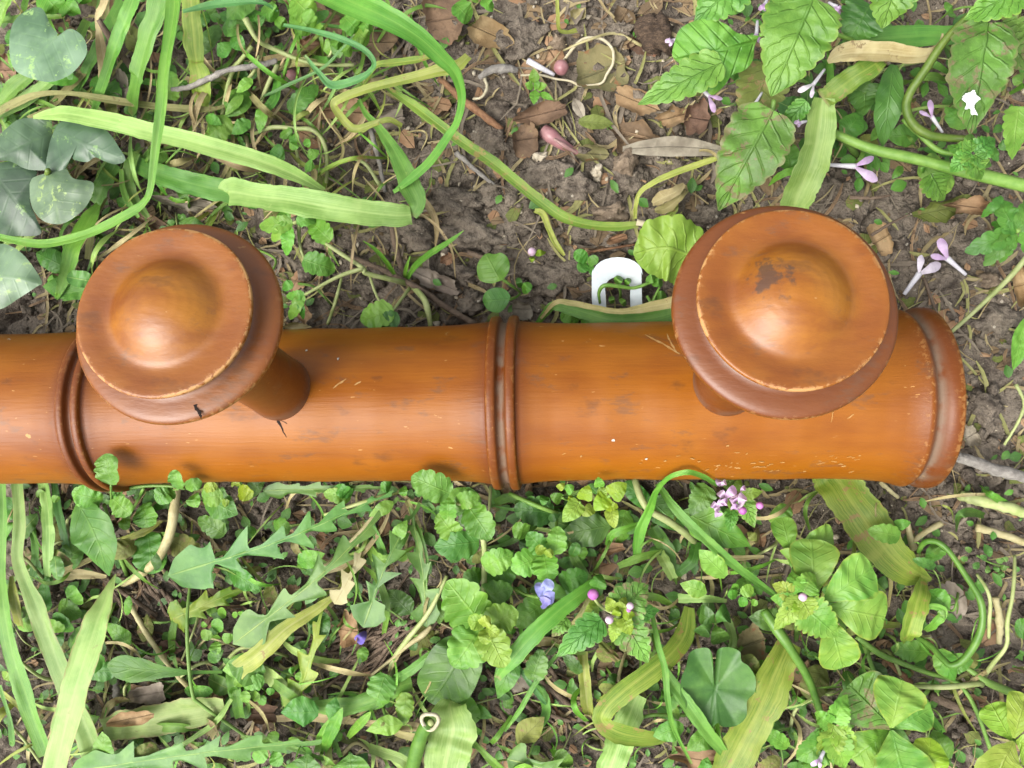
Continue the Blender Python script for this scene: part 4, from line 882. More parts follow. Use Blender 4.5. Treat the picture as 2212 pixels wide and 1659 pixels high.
stem([(2128, 0, 44), (2046, 82, 40), (1996, 155, 36), (1966, 200, 33), (1958, 235, 31), (1974, 270, 30), (2009, 292, 30), (2060, 299, 30), (2100, 300, 32)], [7, 8, 9, 9, 10, 10, 9, 8, 7], 's_dark', dn)
stem([(1800, 288, 22), (1884, 322, 24), (1984, 345, 26), (2084, 370, 27), (2225, 404, 28)], [9, 11, 12, 13, 15], 's_green', dn)
stem([(1950, 258, 24), (1985, 290, 26), (2028, 325, 28), (2080, 335, 32)], [5, 5, 6, 4], 's_green', dn)
stem([(1850, 335, 1), (1830, 310, 14), (1800, 288, 22)], 7, 's_green', dn)
stem([(1672, 215, 36), (1665, 260, 34), (1660, 310, 30), (1640, 350, 30)], [5, 6, 6, 4], 's_green', dn)
stem([(1640, 76, 44), (1690, 66, 44), (1760, 60, 40), (1850, 90, 30)], [4, 5, 5, 5], 's_green', dn)
fan(dn, [(2094, 199), (2105, 195), (2108, 205), (2118, 212), (2108, 222), (2104, 238), (2112, 248), (2098, 246), (2096, 236), (2084, 236), (2088, 224), (2078, 214), (2084, 204)], (2096, 216), 47, 'dropping', name='white_dropping', wav=.2, jag=.05, rings=3)

def lipflower(parent, a, b, h, w=16, tube=5, lab=None, mat='p_lilac', tubemat='petal_white', name='fallen_flower', cat='flower', group=None, fork=62):
    """two-lipped flower: tube from a towards b, lips at b"""
    pr = parent or thing(name, lab, cat, a, group)
    ax, ay = b[0] - a[0], b[1] - a[1]; L = math.hypot(ax, ay); ux, uy = ax / L, ay / L
    m = (a[0] + ax * .55, a[1] + ay * .55)
    stem([(a[0], a[1], h), ((a[0] + m[0]) / 2, (a[1] + m[1]) / 2, h + 1), (m[0], m[1], h + 1)], [tube * .55, tube * .7, tube], tubemat, pr, name='flower_tube', n=4)
    for s_, ln in ((1, .46), (-1, .36)):
        an = math.radians(fork * .5 * s_); dx, dy = ux * math.cos(an) - uy * math.sin(an), ux * math.sin(an) + uy * math.cos(an)
        s0 = (m[0] - ux * 4, m[1] - uy * 4)
        leaf(pr, 'petal', s0, (m[0] + dx * L * ln, m[1] + dy * L * ln), w * (.85 if s_ > 0 else .6), h + 1.5, h + 2, mat, arch=1.5, fold=-.2, name='petal', wav=.1)
    return pr
for a, b in (((1501, 180), (1560, 232)), ((1646, 200), (1610, 258)), ((1470, 82), (1438, 94)), ((1636, 45), (1632, 100)), ((1660, -8), (1645, 26)), ((1790, 5), (1822, 24)), ((1742, 262), (1716, 268)), ((1700, 320), (1660, 318))):
    lipflower(dn, a, b, 30)
lipflower(dn, (1781, 150), (1735, 212), 32, mat='p_pale')
lipflower(dn, (2036, 286), (1992, 222), 22)
lipflower(None, (1783, 356), (1904, 362), 14, w=26, tube=7, lab='lilac flower with white tube lying on the soil above the smudged peg', mat='p_lilac')
lipflower(None, (1953, 636), (2016, 550), 8, w=26, tube=7, lab='fallen lilac flower pointing at the smudged peg, white tube on bare soil', mat='p_pale')
lipflower(None, (2086, 593), (2012, 528), 9, w=26, tube=7, lab='fallen lilac flower beside its twin, white tube pointing away from the peg', mat='p_lilac')
# ------------------------------------------------------------------ small plants between rail and bare soil
hp = thing('hairy_seedling', 'small hairy sprawling weed with toothed leaves beside the cracked peg', 'weed', (888, 612))
for b, t, w, m in (((632, 482), (560, 488), 42, 'l_bright'), ((625, 480), (600, 462), 34, 'l_bright'), ((612, 495), (586, 518), 30, 'l_bright'), ((625, 490), (618, 552), 32, 'l_bright'), ((640, 478), (690, 470), 34, 'l_mid'), ((715, 520), (668, 476), 52, 'l_bright'), ((655, 560), (724, 585), 56, 'l_mid'), ((658, 637), (618, 640), 26, 'l_bright'), ((655, 637), (625, 690), 30, 'l_bright'), ((648, 650), (655, 690), 18, 'l_mid'), ((850, 670), (778, 692), 58, 'l_bright'), ((862, 682), (812, 706), 40, 'l_dark'), ((632, 610), (610, 625), 24, 'l_mid')):
    leaf(hp, 'speed', b, t, w, 20, 16, m, arch=2)
for p, r in (([(888, 614, 2), (845, 604, 12), (790, 590, 16), (785, 580, 17), (740, 550, 18), (703, 525, 20)], [6, 6, 5, 5, 5, 4]), ([(786, 579, 17), (730, 598, 18), (658, 637, 20)], 4.5), ([(888, 615, 3), (915, 645, 10), (925, 675, 12), (930, 705, 10)], [6, 7, 6, 5]), ([(888, 618, 3), (868, 645, 12), (848, 672, 17)], 3.5), ([(797, 590, 15), (810, 630, 12), (825, 660, 10)], 3), ([(738, 600, 8), (725, 650, 10), (708, 700, 6)], [3, 4, 4]), ([(645, 480, 18), (648, 530, 15), (658, 560, 14)], 4), ([(625, 485, 19), (642, 478, 19), (660, 460, 14)], 4)):
    stem(p, r, 's_pale', hp)
gs = thing('grass_seedling', 'tuft of three sharp green grass blades sprouting from the hairy weed', 'grass', (880, 604))
blade(None, [(878, 606, 3, 10), (898, 575, 16, 14), (930, 548, 26, 14), (968, 524, 32, 11), (1002, 498, 36, 2)], 'b_bright', parent=gs, name='blade')
blade(None, [(860, 604, 3, 8), (838, 570, 14, 9), (812, 540, 20, 8), (784, 520, 24, 2)], 'b_bright', parent=gs, name='blade')
blade(None, [(874, 602, 3, 8), (878, 580, 10, 9), (886, 553, 14, 2)], 'b_bright', parent=gs, name='blade')
sl = thing('seedling', 'seedling with two notched round pale green leaves on bare soil by the ringed joint', 'seedling', (1125, 630))
fan(sl, [(1085, 605), (1062, 612), (1038, 606), (1030, 585), (1034, 565), (1050, 548), (1068, 549), (1082, 546), (1096, 556), (1101, 575), (1096, 592)], (1066, 580), 13, 'l_mid', tip=(1050, 550), wav=.8)
fan(sl, [(1103, 640), (1095, 660), (1078, 675), (1055, 670), (1043, 650), (1050, 630), (1072, 621), (1092, 626)], (1072, 648), 12, 'l_mid', tip=(1045, 650), wav=.6)
stem([(1085, 603, 12), (1105, 617, 9), (1125, 632, 1)], 3.5, 's_green', sl); stem([(1100, 648, 11), (1115, 642, 6), (1125, 632, 1)], 3, 's_green', sl)
leaf(sl, 'round', (1128, 630), (1146, 612), 22, 5, 9, 'l_mid'); leaf(sl, 'round', (1125, 622), (1118, 600), 14, 5, 8, 'l_dark')
cl = thing('clover_seedling', 'tiny three-leaved seedling just beside the white metal plate', 'seedling', (1268, 566))
for b, t, w in (((1268, 563), (1240, 544), 30), ((1267, 569), (1250, 586), 26), ((1270, 568), (1292, 556), 24), ((1272, 572), (1284, 596), 16)): leaf(cl, 'round', b, t, w, 8, 10, 'l_mid', arch=.5)
stem([(1268, 566, 8), (1262, 575, 1)], 2, 's_green', cl)
s2 = thing('seedling', 'tiny pale seedling beside the pink berry', 'seedling', (1156, 192))
for b, t, w in (((1156, 180), (1152, 148), 24), ((1152, 188), (1134, 180), 20), ((1160, 190), (1182, 183), 18), ((1156, 195), (1153, 226), 26), ((1166, 200), (1196, 216), 16), ((1155, 192), (1165, 175), 16)): leaf(s2, 'ovate', b, t, w, 9, 11, 'l_bright', arch=.5)
stem([(1156, 192, 9), (1160, 205, 1)], 2.5, 's_green', s2)
blt = leaf(None, 'speed', (1512, 560), (1368, 548), 150, 22, 24, 'l_young', arch=5, bend=18, name='bright_leaf', label='bright green crinkled leaf poking out from under the smudged peg by the plate', cat='leaf', teeth=(7, .1), wav=.25)
fl = thing('folded_leaf', 'withered green leaf with cream folded edge lying between plate and rail', 'leaf', (1200, 690))
blade(None, [(1160, 700, 10, 10), (1178, 676, 14, 16), (1198, 660, 17, 20), (1240, 668, 18, 30), (1320, 690, 20, 38), (1400, 688, 20, 38), (1460, 674, 20, 34)], 'b_mid', parent=fl, name='leaf', fold=-.15)
blade(None, [(1168, 688, 12, 6), (1200, 654, 18, 10), (1235, 655, 19, 12), (1290, 666, 21, 12), (1340, 673, 22, 13), (1400, 664, 22, 20), (1460, 652, 22, 24)], 'b_strawgreen', parent=fl, name='folded_edge', fold=.3)
rl = thing('round_leaf_weed', 'pair of rounded dark green leaves under the withered folded leaf by the rail', 'weed', (1250, 700))
leaf(rl, 'round', (1250, 690), (1214, 672), 40, 10, 9, 'l_mid'); leaf(rl, 'round', (1255, 690), (1308, 690), 40, 10, 9, 'l_mid'); stem([(1252, 690, 9), (1250, 702, 1)], 3, 's_green', rl)
vl = thing('vine_sprout', 'thin curling sprout with small leaves growing through the white plate', 'sprout', (1340, 640))
stem([(1296, 655, 12), (1294, 632, 15), (1305, 617, 17), (1335, 618, 16), (1368, 622, 14), (1400, 612, 14), (1430, 600, 12)], [3, 4, 4.5, 4.5, 4, 3.5, 3], 's_green', vl)
stem([(1398, 640, 12), (1408, 655, 14), (1415, 640, 14), (1425, 620, 14)], 3, 's_green', vl); stem([(1340, 648, 1), (1340, 630, 10), (1335, 618, 16)], 3, 's_green', vl)
for b, t, w in (((1330, 612), (1342, 598), 20), ((1350, 614), (1362, 602), 14), ((1415, 642), (1440, 640), 26), ((1410, 608), (1432, 612), 20), ((1320, 640), (1324, 655), 14), ((1340, 645), (1352, 660), 12), ((1395, 605), (1420, 600), 20)): leaf(vl, 'round', b, t, w, 12, 12, 'l_mid')
litter('cream dry leaf scrap below the diagonal olive stalk, next to the crinkled leaf', (1332, 515), 27, 9, 18, 'l_tan', 5, seed=4)
stem([(1375, 480, 8), (1420, 490, 8), (1460, 502, 8), (1500, 512, 9)], [7, 5, 4, 4], 'root', name='dry_stalk', label='dry pinkish stalk leading from the diagonal olive stalk under the smudged peg', cat='stalk')
cd = thing('curled_dry_leaf', 'crumpled yellowish dry leaf between the narrow yellow blade and smudged peg', 'dry leaf', (1445, 450))
for p, m in (([(1410, 440, 7, 10), (1430, 428, 11, 26), (1458, 415, 13, 22), (1478, 398, 11, 8)], 'b_straw'), ([(1415, 455, 6, 8), (1440, 450, 10, 22), (1470, 425, 12, 14), (1480, 410, 8, 5)], 'b_strawgreen'), ([(1440, 470, 5, 8), (1456, 455, 9, 14), (1460, 430, 10, 10)], 'b_yellow')): blade(None, p, m, parent=cd, name='shred', fold=.5)
# veronica bud
vb = thing('speedwell_bud', 'tiny lilac speedwell bud with yellow-green sepals on the bare soil', 'bud', (1152, 560))
ball(vb, (1149, 544), 9, 8, 'bud_pale', 'bud'); leaf(vb, 'ovate', (1155, 548), (1180, 545), 16, 7, 6, 'l_yellow'); leaf(vb, 'ovate', (1150, 555), (1146, 566), 14, 6, 5, 'l_yellow'); stem([(1150, 550, 7), (1156, 560, 1)], 2, 's_pale', vb)

# ------------------------------------------------------------------ buttercup-like leaf at the right edge
bc = thing('lobed_leaf_weed', 'weed with deeply cut fresh green leaves on bare soil beside the fallen flowers', 'weed', (2215, 500))
for b, t, w in (((2195, 500), (2152, 425), 54), ((2195, 500), (2142, 480), 30), ((2192, 502), (2084, 545), 52), ((2192, 502), (2125, 575), 44), ((2195, 505), (2160, 568), 30), ((2200, 500), (2225, 430), 46), ((2165, 425), (2120, 470), 22), ((2210, 500), (2235, 560), 40)): leaf(bc, 'speed', b, t, w, 16, 13, 'l_mid', arch=2, teeth=(4, .3))
stem([(2196, 500, 16), (2215, 488, 14), (2240, 480, 8)], 5, 's_green', bc)
leaf(None, 'lance', (2215, 690), (2188, 800), 46, 10, 6, 'l_bright', name='curled_leaf', label='small pale curled leaf on bare soil near the end of the rail', cat='leaf', fold=.5, wav=.4)
stem([(2230, 540, 18), (2180, 600, 16), (2110, 668, 13), (2056, 716, 10)], [6, 6, 5, 4], 's_pale', name='grass_stalk', label='straight pale green stalk slanting down to the end ring of the rail', cat='stalk')
litter('cream dry leaf at the side of the slanting pale stalk', (2205, 615), 20, 44, 12, 'l_tan', 5, seed=8, curl=4)
clod('reddish-brown pebble under the slanting pale stalk', (2137, 605), 22, 18, 3.5, 10, 'stone', 'pebble', 'pebble', 21)
litter('grey-green moss-like scrap above the fallen flowers', (2045, 450), 60, 26, 12, 'l_olive', 3, seed=12, rough=.4, n=15)
litter('pale withered leaf scrap beside the mossy scrap', (2090, 445), 44, 22, -8, 'l_tan', 6, seed=13, rough=.45, n=15, curl=4)
litter('tan dry scrap touching the upper side of the smudged peg', (1905, 515), 26, 34, 30, 'l_tan', 4, seed=14, rough=.3)
# ------------------------------------------------------------------ berry, bulbs, litter on the bare soil
br = thing('berry', 'round pink berry on the bare soil inside the pale thread loop', 'berry', (1212, 146))
ball(br, (1212, 146), 16, 5.5, 'pink_bulb', 'fruit')
stem([(1218, 131, 6), (1232, 110, 4)], [2, 1.5], 'twig', br, name='stalk')
stem([(1141, 132, 3), (1165, 145, 4), (1198, 162, 3)], [8, 6, 4], 'petal_white', name='fallen_petal', label='whitish tubular petal lying against the pink berry', cat='petal')
stem([(1218, 130, 5), (1246, 95, 8), (1268, 82, 9), (1301, 85, 9), (1323, 107, 8), (1324, 137, 7), (1311, 160, 6), (1298, 180, 5), (1256, 185, 5), (1231, 175, 5), (1198, 170, 4), (1166, 162, 4), (1125, 163, 3)], 3.0, 'root', name='root_thread', label='pale thread-like root forming a loop on the bare soil', cat='root')
pb = thing('pink_shoot', 'pink fleshy shoot half buried in the bare soil', 'shoot', (1250, 330))
stem([(1175, 283, 3), (1192, 296, 4), (1215, 312, 4), (1250, 332, 2)], [15, 17, 13, 6], 'pink_bulb', pb, name='shoot', m=12); stem([(1196, 300, 7.2), (1218, 314, 6.6), (1248, 331, 3)], [2, 5, 3], 'bulb_pale', pb, name='pale_stripe')
ball(None, (631, 162), 13, 3, 'pink_bulb', 'berry', label='half-buried dull pink berry beneath the thin blue-green grass blade', cat='berry')
LIT = [('large olive-brown dead leaf under the pale thread loop', (1300, 152), 52, 50, 20, 'l_brownish_green', 4, 5), ('tan curled dead leaf touching the dead-nettle leaf tip', (1375, 218), 58, 30, -22, 'l_tan', 5, 7), ('torn tan leaf scrap under the dead-nettle flowers', (1455, 252), 34, 22, 15, 'l_tan', 4, 9),
       ('brown leaf scrap standing below the dead-nettle flower', (1508, 255), 24, 42, -10, 'l_brown', 4, 10), ('dark brown bark-like leaf strip next to the pink shoot', (1168, 246), 58, 22, 14, 'l_brown', 4, 11), ('dark leaf with a curled orange edge beside the pink shoot', (1133, 300), 30, 38, 8, 'l_brown', 4, 12),
       ('broad brown leaf scrap lying under the torn tan scrap', (1372, 296), 56, 36, -8, 'l_brown', 2.5, 15), ('pale green-brown leaf scrap at the end of the pink shoot', (1278, 332), 40, 20, -4, 'l_brownish_green', 3, 16), ('brown dead leaf framed by the zigzag yellow blade', (740, 240), 58, 28, -4, 'l_tan', 4, 17), ('grey-brown dead leaf at the open end of the zigzag yellow blade', (835, 262), 46, 24, 20, 'l_greydry', 3, 18),
       ('large brown dead leaf under the start of the bright hooked blade', (960, 40), 46, 60, 10, 'l_brown', 4, 19), ('beige dead leaf just outside the bend of the bright hooked blade', (1058, 72), 48, 26, -24, 'l_tan', 4, 20), ('brown dead leaf under the scalloped leaf clump', (705, 50), 26, 46, 14, 'l_brown', 3, 22), ('brown dead leaf beneath the blue-green loop', (810, 90), 40, 34, 0, 'l_brown', 3, 23), ('brown dead leaf half hidden below the blue-green ribbon', (665, 98), 22, 18, 0, 'l_tan', 3, 24),
       ('grey dead leaf near the pale leaf tip and the yellow-green stalk', (1240, 8), 28, 36, 0, 'l_greydry', 4, 25), ('pale yellow leaf tip near the yellow-green stalk', (1247, 32), 20, 16, 40, 'l_cream', 5, 26), ('dark wet dead leaf by the outermost dead-nettle leaf', (1400, 85), 44, 34, 30, 'l_brown', 2, 27), ('brown leaf flake at the edge of the dead-nettle shadow', (1350, 35), 22, 30, 60, 'l_brown', 2, 28),
       ('grey dry leaf pointing at the small tuft of grass', (938, 606), 54, 20, -24, 'l_greydry', 4, 29), ('whitish leaf scrap above the withered folded leaf', (1125, 668), 24, 22, 0, 'l_greydry', 4, 30), ('tan scrap below the hairy weed', (655, 676), 18, 22, 20, 'l_tan', 4, 31), ('cream scrap resting against the rail below the hairy weed', (640, 705), 32, 8, 6, 'l_cream', 3, 32), ('brown flake on the soil above the small tuft of grass', (966, 560), 14, 12, 30, 'l_tan', 4, 33),
       ('grey dead leaf under the pale long blade', (400, 440), 68, 15, -10, 'l_greydry', 8, 34), ('brown dead strip above the cracked peg', (330, 480), 50, 12, -28, 'l_brown', 6, 35), ('grey dead leaf curled between the grass blades', (262, 190), 18, 34, 18, 'l_greydry', 14, 36), ('dark brown dead leaf under the round variegated leaf', (12, 150), 22, 30, 0, 'l_brown', 5, 37),
       ('tan pod-shaped dead leaf beside the violet petal below the rail', (751, 1360), 21, 46, -8, 'l_tan', 7, 38), ('tan dead leaf scrap beneath the yellow lobed leaf', (640, 1290), 20, 30, 20, 'l_brown', 4, 39), ('grey-brown crumpled dead leaf under the spoon-shaped leaf', (320, 1500), 34, 26, 10, 'l_greydry', 7, 40), ('brown torn dead leaf on the wide pale blade', (285, 1552), 52, 16, 12, 'l_tan', 15, 41),
       ('brown dead leaf beneath the spoon-shaped leaf', (370, 1400), 26, 20, 0, 'l_brown', 4, 42), ('brown dead leaf near the lower chickweed', (560, 1540), 40, 26, 0, 'l_brown', 4, 43), ('dead brown lobed leaf beside the round scalloped leaf', (1620, 1392), 36, 40, 20, 'l_brownish_green', 12, 44), ('tan dead leaf under the dandelion stalk', (620, 1150), 16, 10, 0, 'l_tan', 3, 45), ('brown dead leaf beneath the speedwell', (880, 1180), 34, 40, 0, 'l_greydry', 3, 46),
       ('grey papery dead leaf beside the curved round stalk', (2052, 1302), 40, 48, 30, 'l_greydry', 6, 47), ('brown dead scrap behind the clover', (1735, 1470), 30, 40, 10, 'l_brown', 4, 48), ('brown dead leaf below the bright diagonal blade', (1130, 1495), 34, 44, 20, 'l_greydry', 3, 49), ('dark brown leaf piece below the dead-nettle', (1330, 1435), 40, 24, 20, 'l_brown', 2, 50), ('pink-brown leaf flake under the last grey stick', (2098, 940), 16, 26, 30, 'l_greydry', 3, 51),
       ('curled dry leaf behind the stalk of the round scalloped leaf', (1510, 1640), 60, 22, -8, 'l_tan', 8, 52), ('dry beige scrap next to the yellow clump', (1325, 1185), 22, 12, 10, 'l_tan', 5, 53)]
for lb, c, rx, ry, ro, mt, h, sd_ in LIT: litter(lb, c, rx, ry, ro, mt, h, seed=sd_, rough=.22 if sd_ % 2 else .3, n=9 + sd_ % 5)
leaf(None, 'lance', (1345, 322), (1590, 330), 46, 5, 9, 'l_greydry', arch=2, bend=-8, name='dry_leaf', label='pale grey lance-shaped dead leaf pointing into the dead-nettle', cat='dry leaf', fold=.2)
leaf(None, 'lance', (1250, 262), (1326, 268), 34, 5, 5, 'l_olive', arch=1, name='dry_leaf', label='small olive dead sprig above the pink shoot', cat='dry leaf', fold=.3)
leaf(None, 'lance', (1240, 215), (1262, 258), 26, 5, 5, 'l_greydry', arch=1, name='dry_leaf', label='small grey dead sprig below the pale thread loop', cat='dry leaf', fold=.3)
for lb, pts, r, mt in (('brown twig running from the hairy weed down to the ringed joint', [(762, 556, 5), (853, 595, 6), (915, 630, 6), (970, 668, 6), (1028, 702, 6)], [5, 6, 7, 7, 7], 'twig'), ('grey twig passing under the creased broad blade', [(800, 280, 4), (815, 330, 4), (825, 380, 4), (832, 415, 4)], 5, 'twig_grey'), ('grey bent twig beneath the folded blade tip', [(845, 470, 5), (850, 510, 5), (862, 560, 5), (875, 595, 4)], [6, 7, 7, 5], 'twig'),
                       ('whitish bark-like twig beside the zigzag yellow blade', [(1035, 168, 5), (1060, 152, 7), (1090, 148, 7), (1118, 152, 5)], [5, 9, 10, 6], 'twig_grey'), ('curved whitish root below the whitish bark-like twig', [(1046, 165, 4), (1052, 190, 4), (1040, 210, 4), (1022, 214, 3)], 3.5, 'root'), ('brown stick lying beyond the zigzag yellow blade', [(950, 170, 3), (1000, 215, 4), (1060, 262, 4), (1085, 280, 3)], [6, 9, 8, 6], 'twig_red'),
                       ('thick pale grey stick touching the end of the rail', [(2066, 985, 7), (2110, 1000, 8), (2165, 1018, 8), (2230, 1036, 7)], [11, 13, 13, 12], 'twig_grey'), ('straw stem lying by the thick pale grey stick', [(2108, 1140, 5), (2150, 1150, 5), (2230, 1178, 5)], [9, 8, 8], 's_straw'), ('green pulpy stalk lying below the thick pale grey stick', [(2070, 1068, 5), (2110, 1080, 6), (2170, 1094, 6), (2225, 1112, 5)], [10, 13, 13, 11], 's_pale'),
                       ('brown stick lying through the clover stems', [(1890, 1400, 8), (1935, 1445, 8), (1968, 1475, 7)], [5, 7, 6], 'twig_red'), ('brown woody stem among the stems of the lower the clover', [(2010, 1500, 6), (2060, 1525, 7), (2130, 1545, 6)], [9, 10, 7], 'twig'), ('beige root by the thin wavy stem', [(2150, 1290, 4), (2160, 1340, 5), (2158, 1390, 4)], [7, 8, 6], 's_straw'),
                       ('brown twig stub below the toothed dead-nettle leaf', [(1140, 1440, 5), (1190, 1490, 6), (1238, 1528, 5)], [7, 6, 6], 'twig'), ('thin brown twig crossing the dark soil near the twig stub', [(1175, 1470, 4), (1200, 1530, 5), (1222, 1572, 4)], 4, 'twig_red'), ('slanting dead stem beside the spoon-shaped leaf', [(280, 1305, 7), (320, 1375, 9), (370, 1445, 9), (412, 1490, 7)], [6, 6, 5, 5], 's_straw'), ('grey twig upright by the crumpled dead leaf', [(248, 1465, 5), (252, 1500, 6), (256, 1540, 5)], [7, 8, 6], 'twig_grey'),
                       ('pale dry stem crossing above the yellow lobed leaf', [(838, 1075, 8), (800, 1125, 9), (750, 1180, 9), (700, 1225, 7)], [3, 5, 5, 4], 's_straw'), ('brown stem by the lower edge of the rail end', [(1900, 1040, 4), (1920, 1058, 5), (1940, 1075, 4)], 5, 's_straw'), ('thin dark twig standing by the fallen flowers', [(1995, 600, 4), (2010, 640, 5), (2028, 690, 4)], 3.5, 'twig'), ('thin brown twig above the smudged peg', [(1882, 508, 8), (1920, 485, 9), (1965, 462, 8)], 3, 'twig'),
                       ('grey twig by the mossy scrap above the smudged peg', [(1835, 425, 5), (1880, 428, 6), (1925, 422, 5)], 4, 'twig'), ('thin grass stalk arching on the soil by the end ring', [(2195, 830, 6), (2212, 870, 8), (2200, 910, 8), (2170, 960, 5)], 3.5, 's_pale'), ('orange-brown stick on the bare soil by the white plate', [(1270, 545, 3), (1330, 535, 4), (1372, 528, 3)], 3, 'twig_red'), ('dark twig lying under the seedling with notched leaves', [(1010, 545, 3), (1060, 560, 3), (1110, 560, 2)], 5, 'twig'), ('brown twig below the diagonal olive stalk', [(985, 330, 4), (1030, 370, 4), (1068, 400, 3)], 5, 'twig_grey')):
    stem(pts, r, mt, name='twig', label=lb, cat='twig', knobbly=.08)
dy = thing('dry_stalk', 'dry cream forked stalk below the end ring of the rail', 'stalk', (1974, 1184))
stem([(1974, 1184, 3), (1966, 1160, 7), (1960, 1125, 8)], [8, 7, 5], 's_straw', dy); stem([(1972, 1170, 6), (1998, 1150, 8), (2034, 1130, 8)], [6, 6, 7], 's_straw', dy)
dy = thing('dry_stalk', 'dry thin stalk with a twisted tip leaning on the speedwell leaf', 'stalk', (845, 1470))
stem([(800, 1460, 4), (845, 1425, 9), (880, 1395, 12), (915, 1370, 13), (932, 1352, 13)], [3, 4, 5, 7, 4], 's_straw', dy)
# clods and stones on bare soil
for k, (c, rx, ry, hz, ro) in enumerate((((990, 440), 66, 30, 6, -8), ((900, 508), 44, 36, 6, 10), ((1025, 500), 86, 38, 6, -12), ((998, 596), 34, 22, 4.5, 0), ((1018, 655), 34, 22, 4.5, 30), ((1060, 180 + 240), 40, 24, 4, 20), ((1180, 380), 60, 34, 4, 10), ((1240, 400), 46, 30, 5, -20), ((1360, 385), 40, 40, 6, 30), ((1440, 520), 30, 20, 5, 0), ((1190, 600), 70, 40, 4, 15), ((1060, 300), 44, 34, 4, 0), ((1130, 90), 60, 36, 4, 20), ((1340, 70), 34, 26, 5, 0), ((1530, 470), 40, 26, 5, 10), ((2040, 600), 40, 30, 4, 20), ((2150, 690), 50, 30, 4, 0), ((2185, 1420), 30, 22, 5, 0), ((2130, 880), 30, 40, 5, 30), ((790, 620), 40, 26, 3.5, 0), ((725, 470), 50, 20, 4, 0))):
    clod(f'{"large" if rx > 55 else "small" if rx < 36 else "mid-sized"} crumbly brown clod lying on the soil beside the {near(c[0], c[1])}', c, rx, ry, hz, ro, seed=40 + k, group='clods on the bare soil', z=.4, rough=.34, freq=2.0)
clod('pale brown flat stone above the white plate', (1318, 460), 38, 20, 4, 8, 'stone', 'stone', 'stone', 71, z=1)
clod('pale crumbly stone below the pink shoot', (1290, 375), 14, 16, 3.5, 0, 'pebble', 'stone', 'stone', 72, z=1.5)
clod('yellowish stone beside the pink shoot', (1168, 342), 15, 12, 3.5, 20, 'pebble', 'stone', 'stone', 73, z=1.5)
clod('brown shiny stone by the pale lance-shaped dead leaf', (1352, 355), 26, 34, 5, -30, 'stone', 'stone', 'stone', 74, z=1)
clod('round brown stone above the loop of pale thread', (1206, 95), 18, 15, 4, 0, 'stone', 'stone', 'stone', 75, z=1.5)
clod('dark wet stone near the dead-nettle', (1415, 70), 36, 44, 5, 30, 'bark', 'stone', 'stone', 76, z=.5)
clod('charcoal piece of bark below the dead-nettle with buds', (1338, 1452), 30, 17, 5, 10, 'bark', 'bark_piece', 'bark', 77, z=1)
ws = bpy.data.objects
for k in range(26):
    zx, zy = rng.choice(((1120, 450), (1300, 300), (1180, 60), (2060, 680), (1000, 560), (1250, 430))); x, y = zx + rng.uniform(-150, 150), zy + rng.uniform(-90, 90)
    clod(f'tiny whitish grit lying on the soil beside the {near(x, y)}', (x, y), rng.uniform(3, 6), rng.uniform(3, 5), .9, rng.uniform(0, 180), 'pebble', 'grit', 'pebble', 90 + k, 'whitish grit on the bare soil', z=.6, sub=2)

# ------------------------------------------------------------------ weeds below the rail
rw = thing('round_leaf_weed', 'sprawling weed with small round scalloped leaves against the rail by a ring', 'weed', (275, 1240))
for b, t, w, m, h in (((240, 1047), (228, 980), 62, 'l_mid', 50), ((262, 1060), (248, 1060), 26, 'l_mid', 28), ((240, 1075), (282, 1112), 52, 'l_bright', 24), ((240, 1070), (250, 1052), 26, 'l_mid', 26), ((222, 1080), (155, 1065), 46, 'l_bright', 22), ((215, 1092), (165, 1100), 40, 'l_bright', 20), ((388, 1056), (372, 1016), 36, 'l_mid', 47), ((400, 1052), (436, 1040), 30, 'l_mid', 40), ((436, 1078), (482, 1070), 48, 'l_bright', 24), ((420, 1068), (415, 1095), 34, 'l_bright', 22), ((375, 1058), (335, 1080), 44, 'l_mid', 22), ((308, 1090), (318, 1140), 60, 'l_mid', 15), ((515, 1055), (545, 1075), 36, 'l_yellow', 22), ((515, 1050), (500, 1042), 20, 'l_young', 22), ((480, 1085), (495, 1088), 18, 'l_young', 18), ((270, 1110), (268, 1145), 30, 'l_bright', 14), ((440, 1055), (470, 1050), 22, 'l_young', 26), ((320, 1150), (330, 1240), 84, 'l_mid', 8)):
    leaf(rw, 'round', b, t, w, h, h + 2, m, arch=1.5, teeth=(3, .14), wav=.2)
for p, r in (([(257, 1058, 25), (312, 1050, 27), (367, 1050, 28), (400, 1056, 27)], 3.5), ([(225, 1090, 20), (240, 1140, 12), (255, 1190, 8), (275, 1244, 2)], [4, 4, 5, 5]), ([(310, 1055, 27), (295, 1085, 18), (280, 1115, 12)], 3), ([(240, 1048, 48), (240, 1080, 22)], 2.5), ([(386, 1056, 45), (375, 1058, 27)], 2.5)): stem(p, r, 's_green', rw)
stem([(384, 1050, 16), (376, 1100, 18), (372, 1130, 18), (362, 1167, 16), (340, 1208, 12), (305, 1240, 8), (265, 1262, 3)], [9, 10, 11, 11, 10, 9, 8], 's_straw', name='bent_stalk', label='thick bent greenish-cream stalk descending from the rail among round leaves', cat='stalk', m=10)
leaf(None, 'ovate', (168, 1085), (236, 1245), 108, 22, 18, 'l_mid', arch=5, fold=.12, bend=-6, name='ovate_leaf', label='large smooth dull green oval leaf below the rail near the cracked peg', cat='leaf', teeth=(4, .05))
dd = thing('dandelion', 'dandelion rosette of jagged lobed leaves spreading below the rail', 'weed', (845, 1075))
leaf(dd, 'lance', (850, 1062), (362, 1244), 116, 14, 16, 'l_dandelion', arch=6, bend=-14, lobes=(7.2, .1, 1), fold=.1)
leaf(dd, 'lance', (860, 1075), (503, 1392), 94, 14, 16, 'l_dandelion', arch=9, bend=-14, lobes=(5.6, .16, 1), fold=.14)
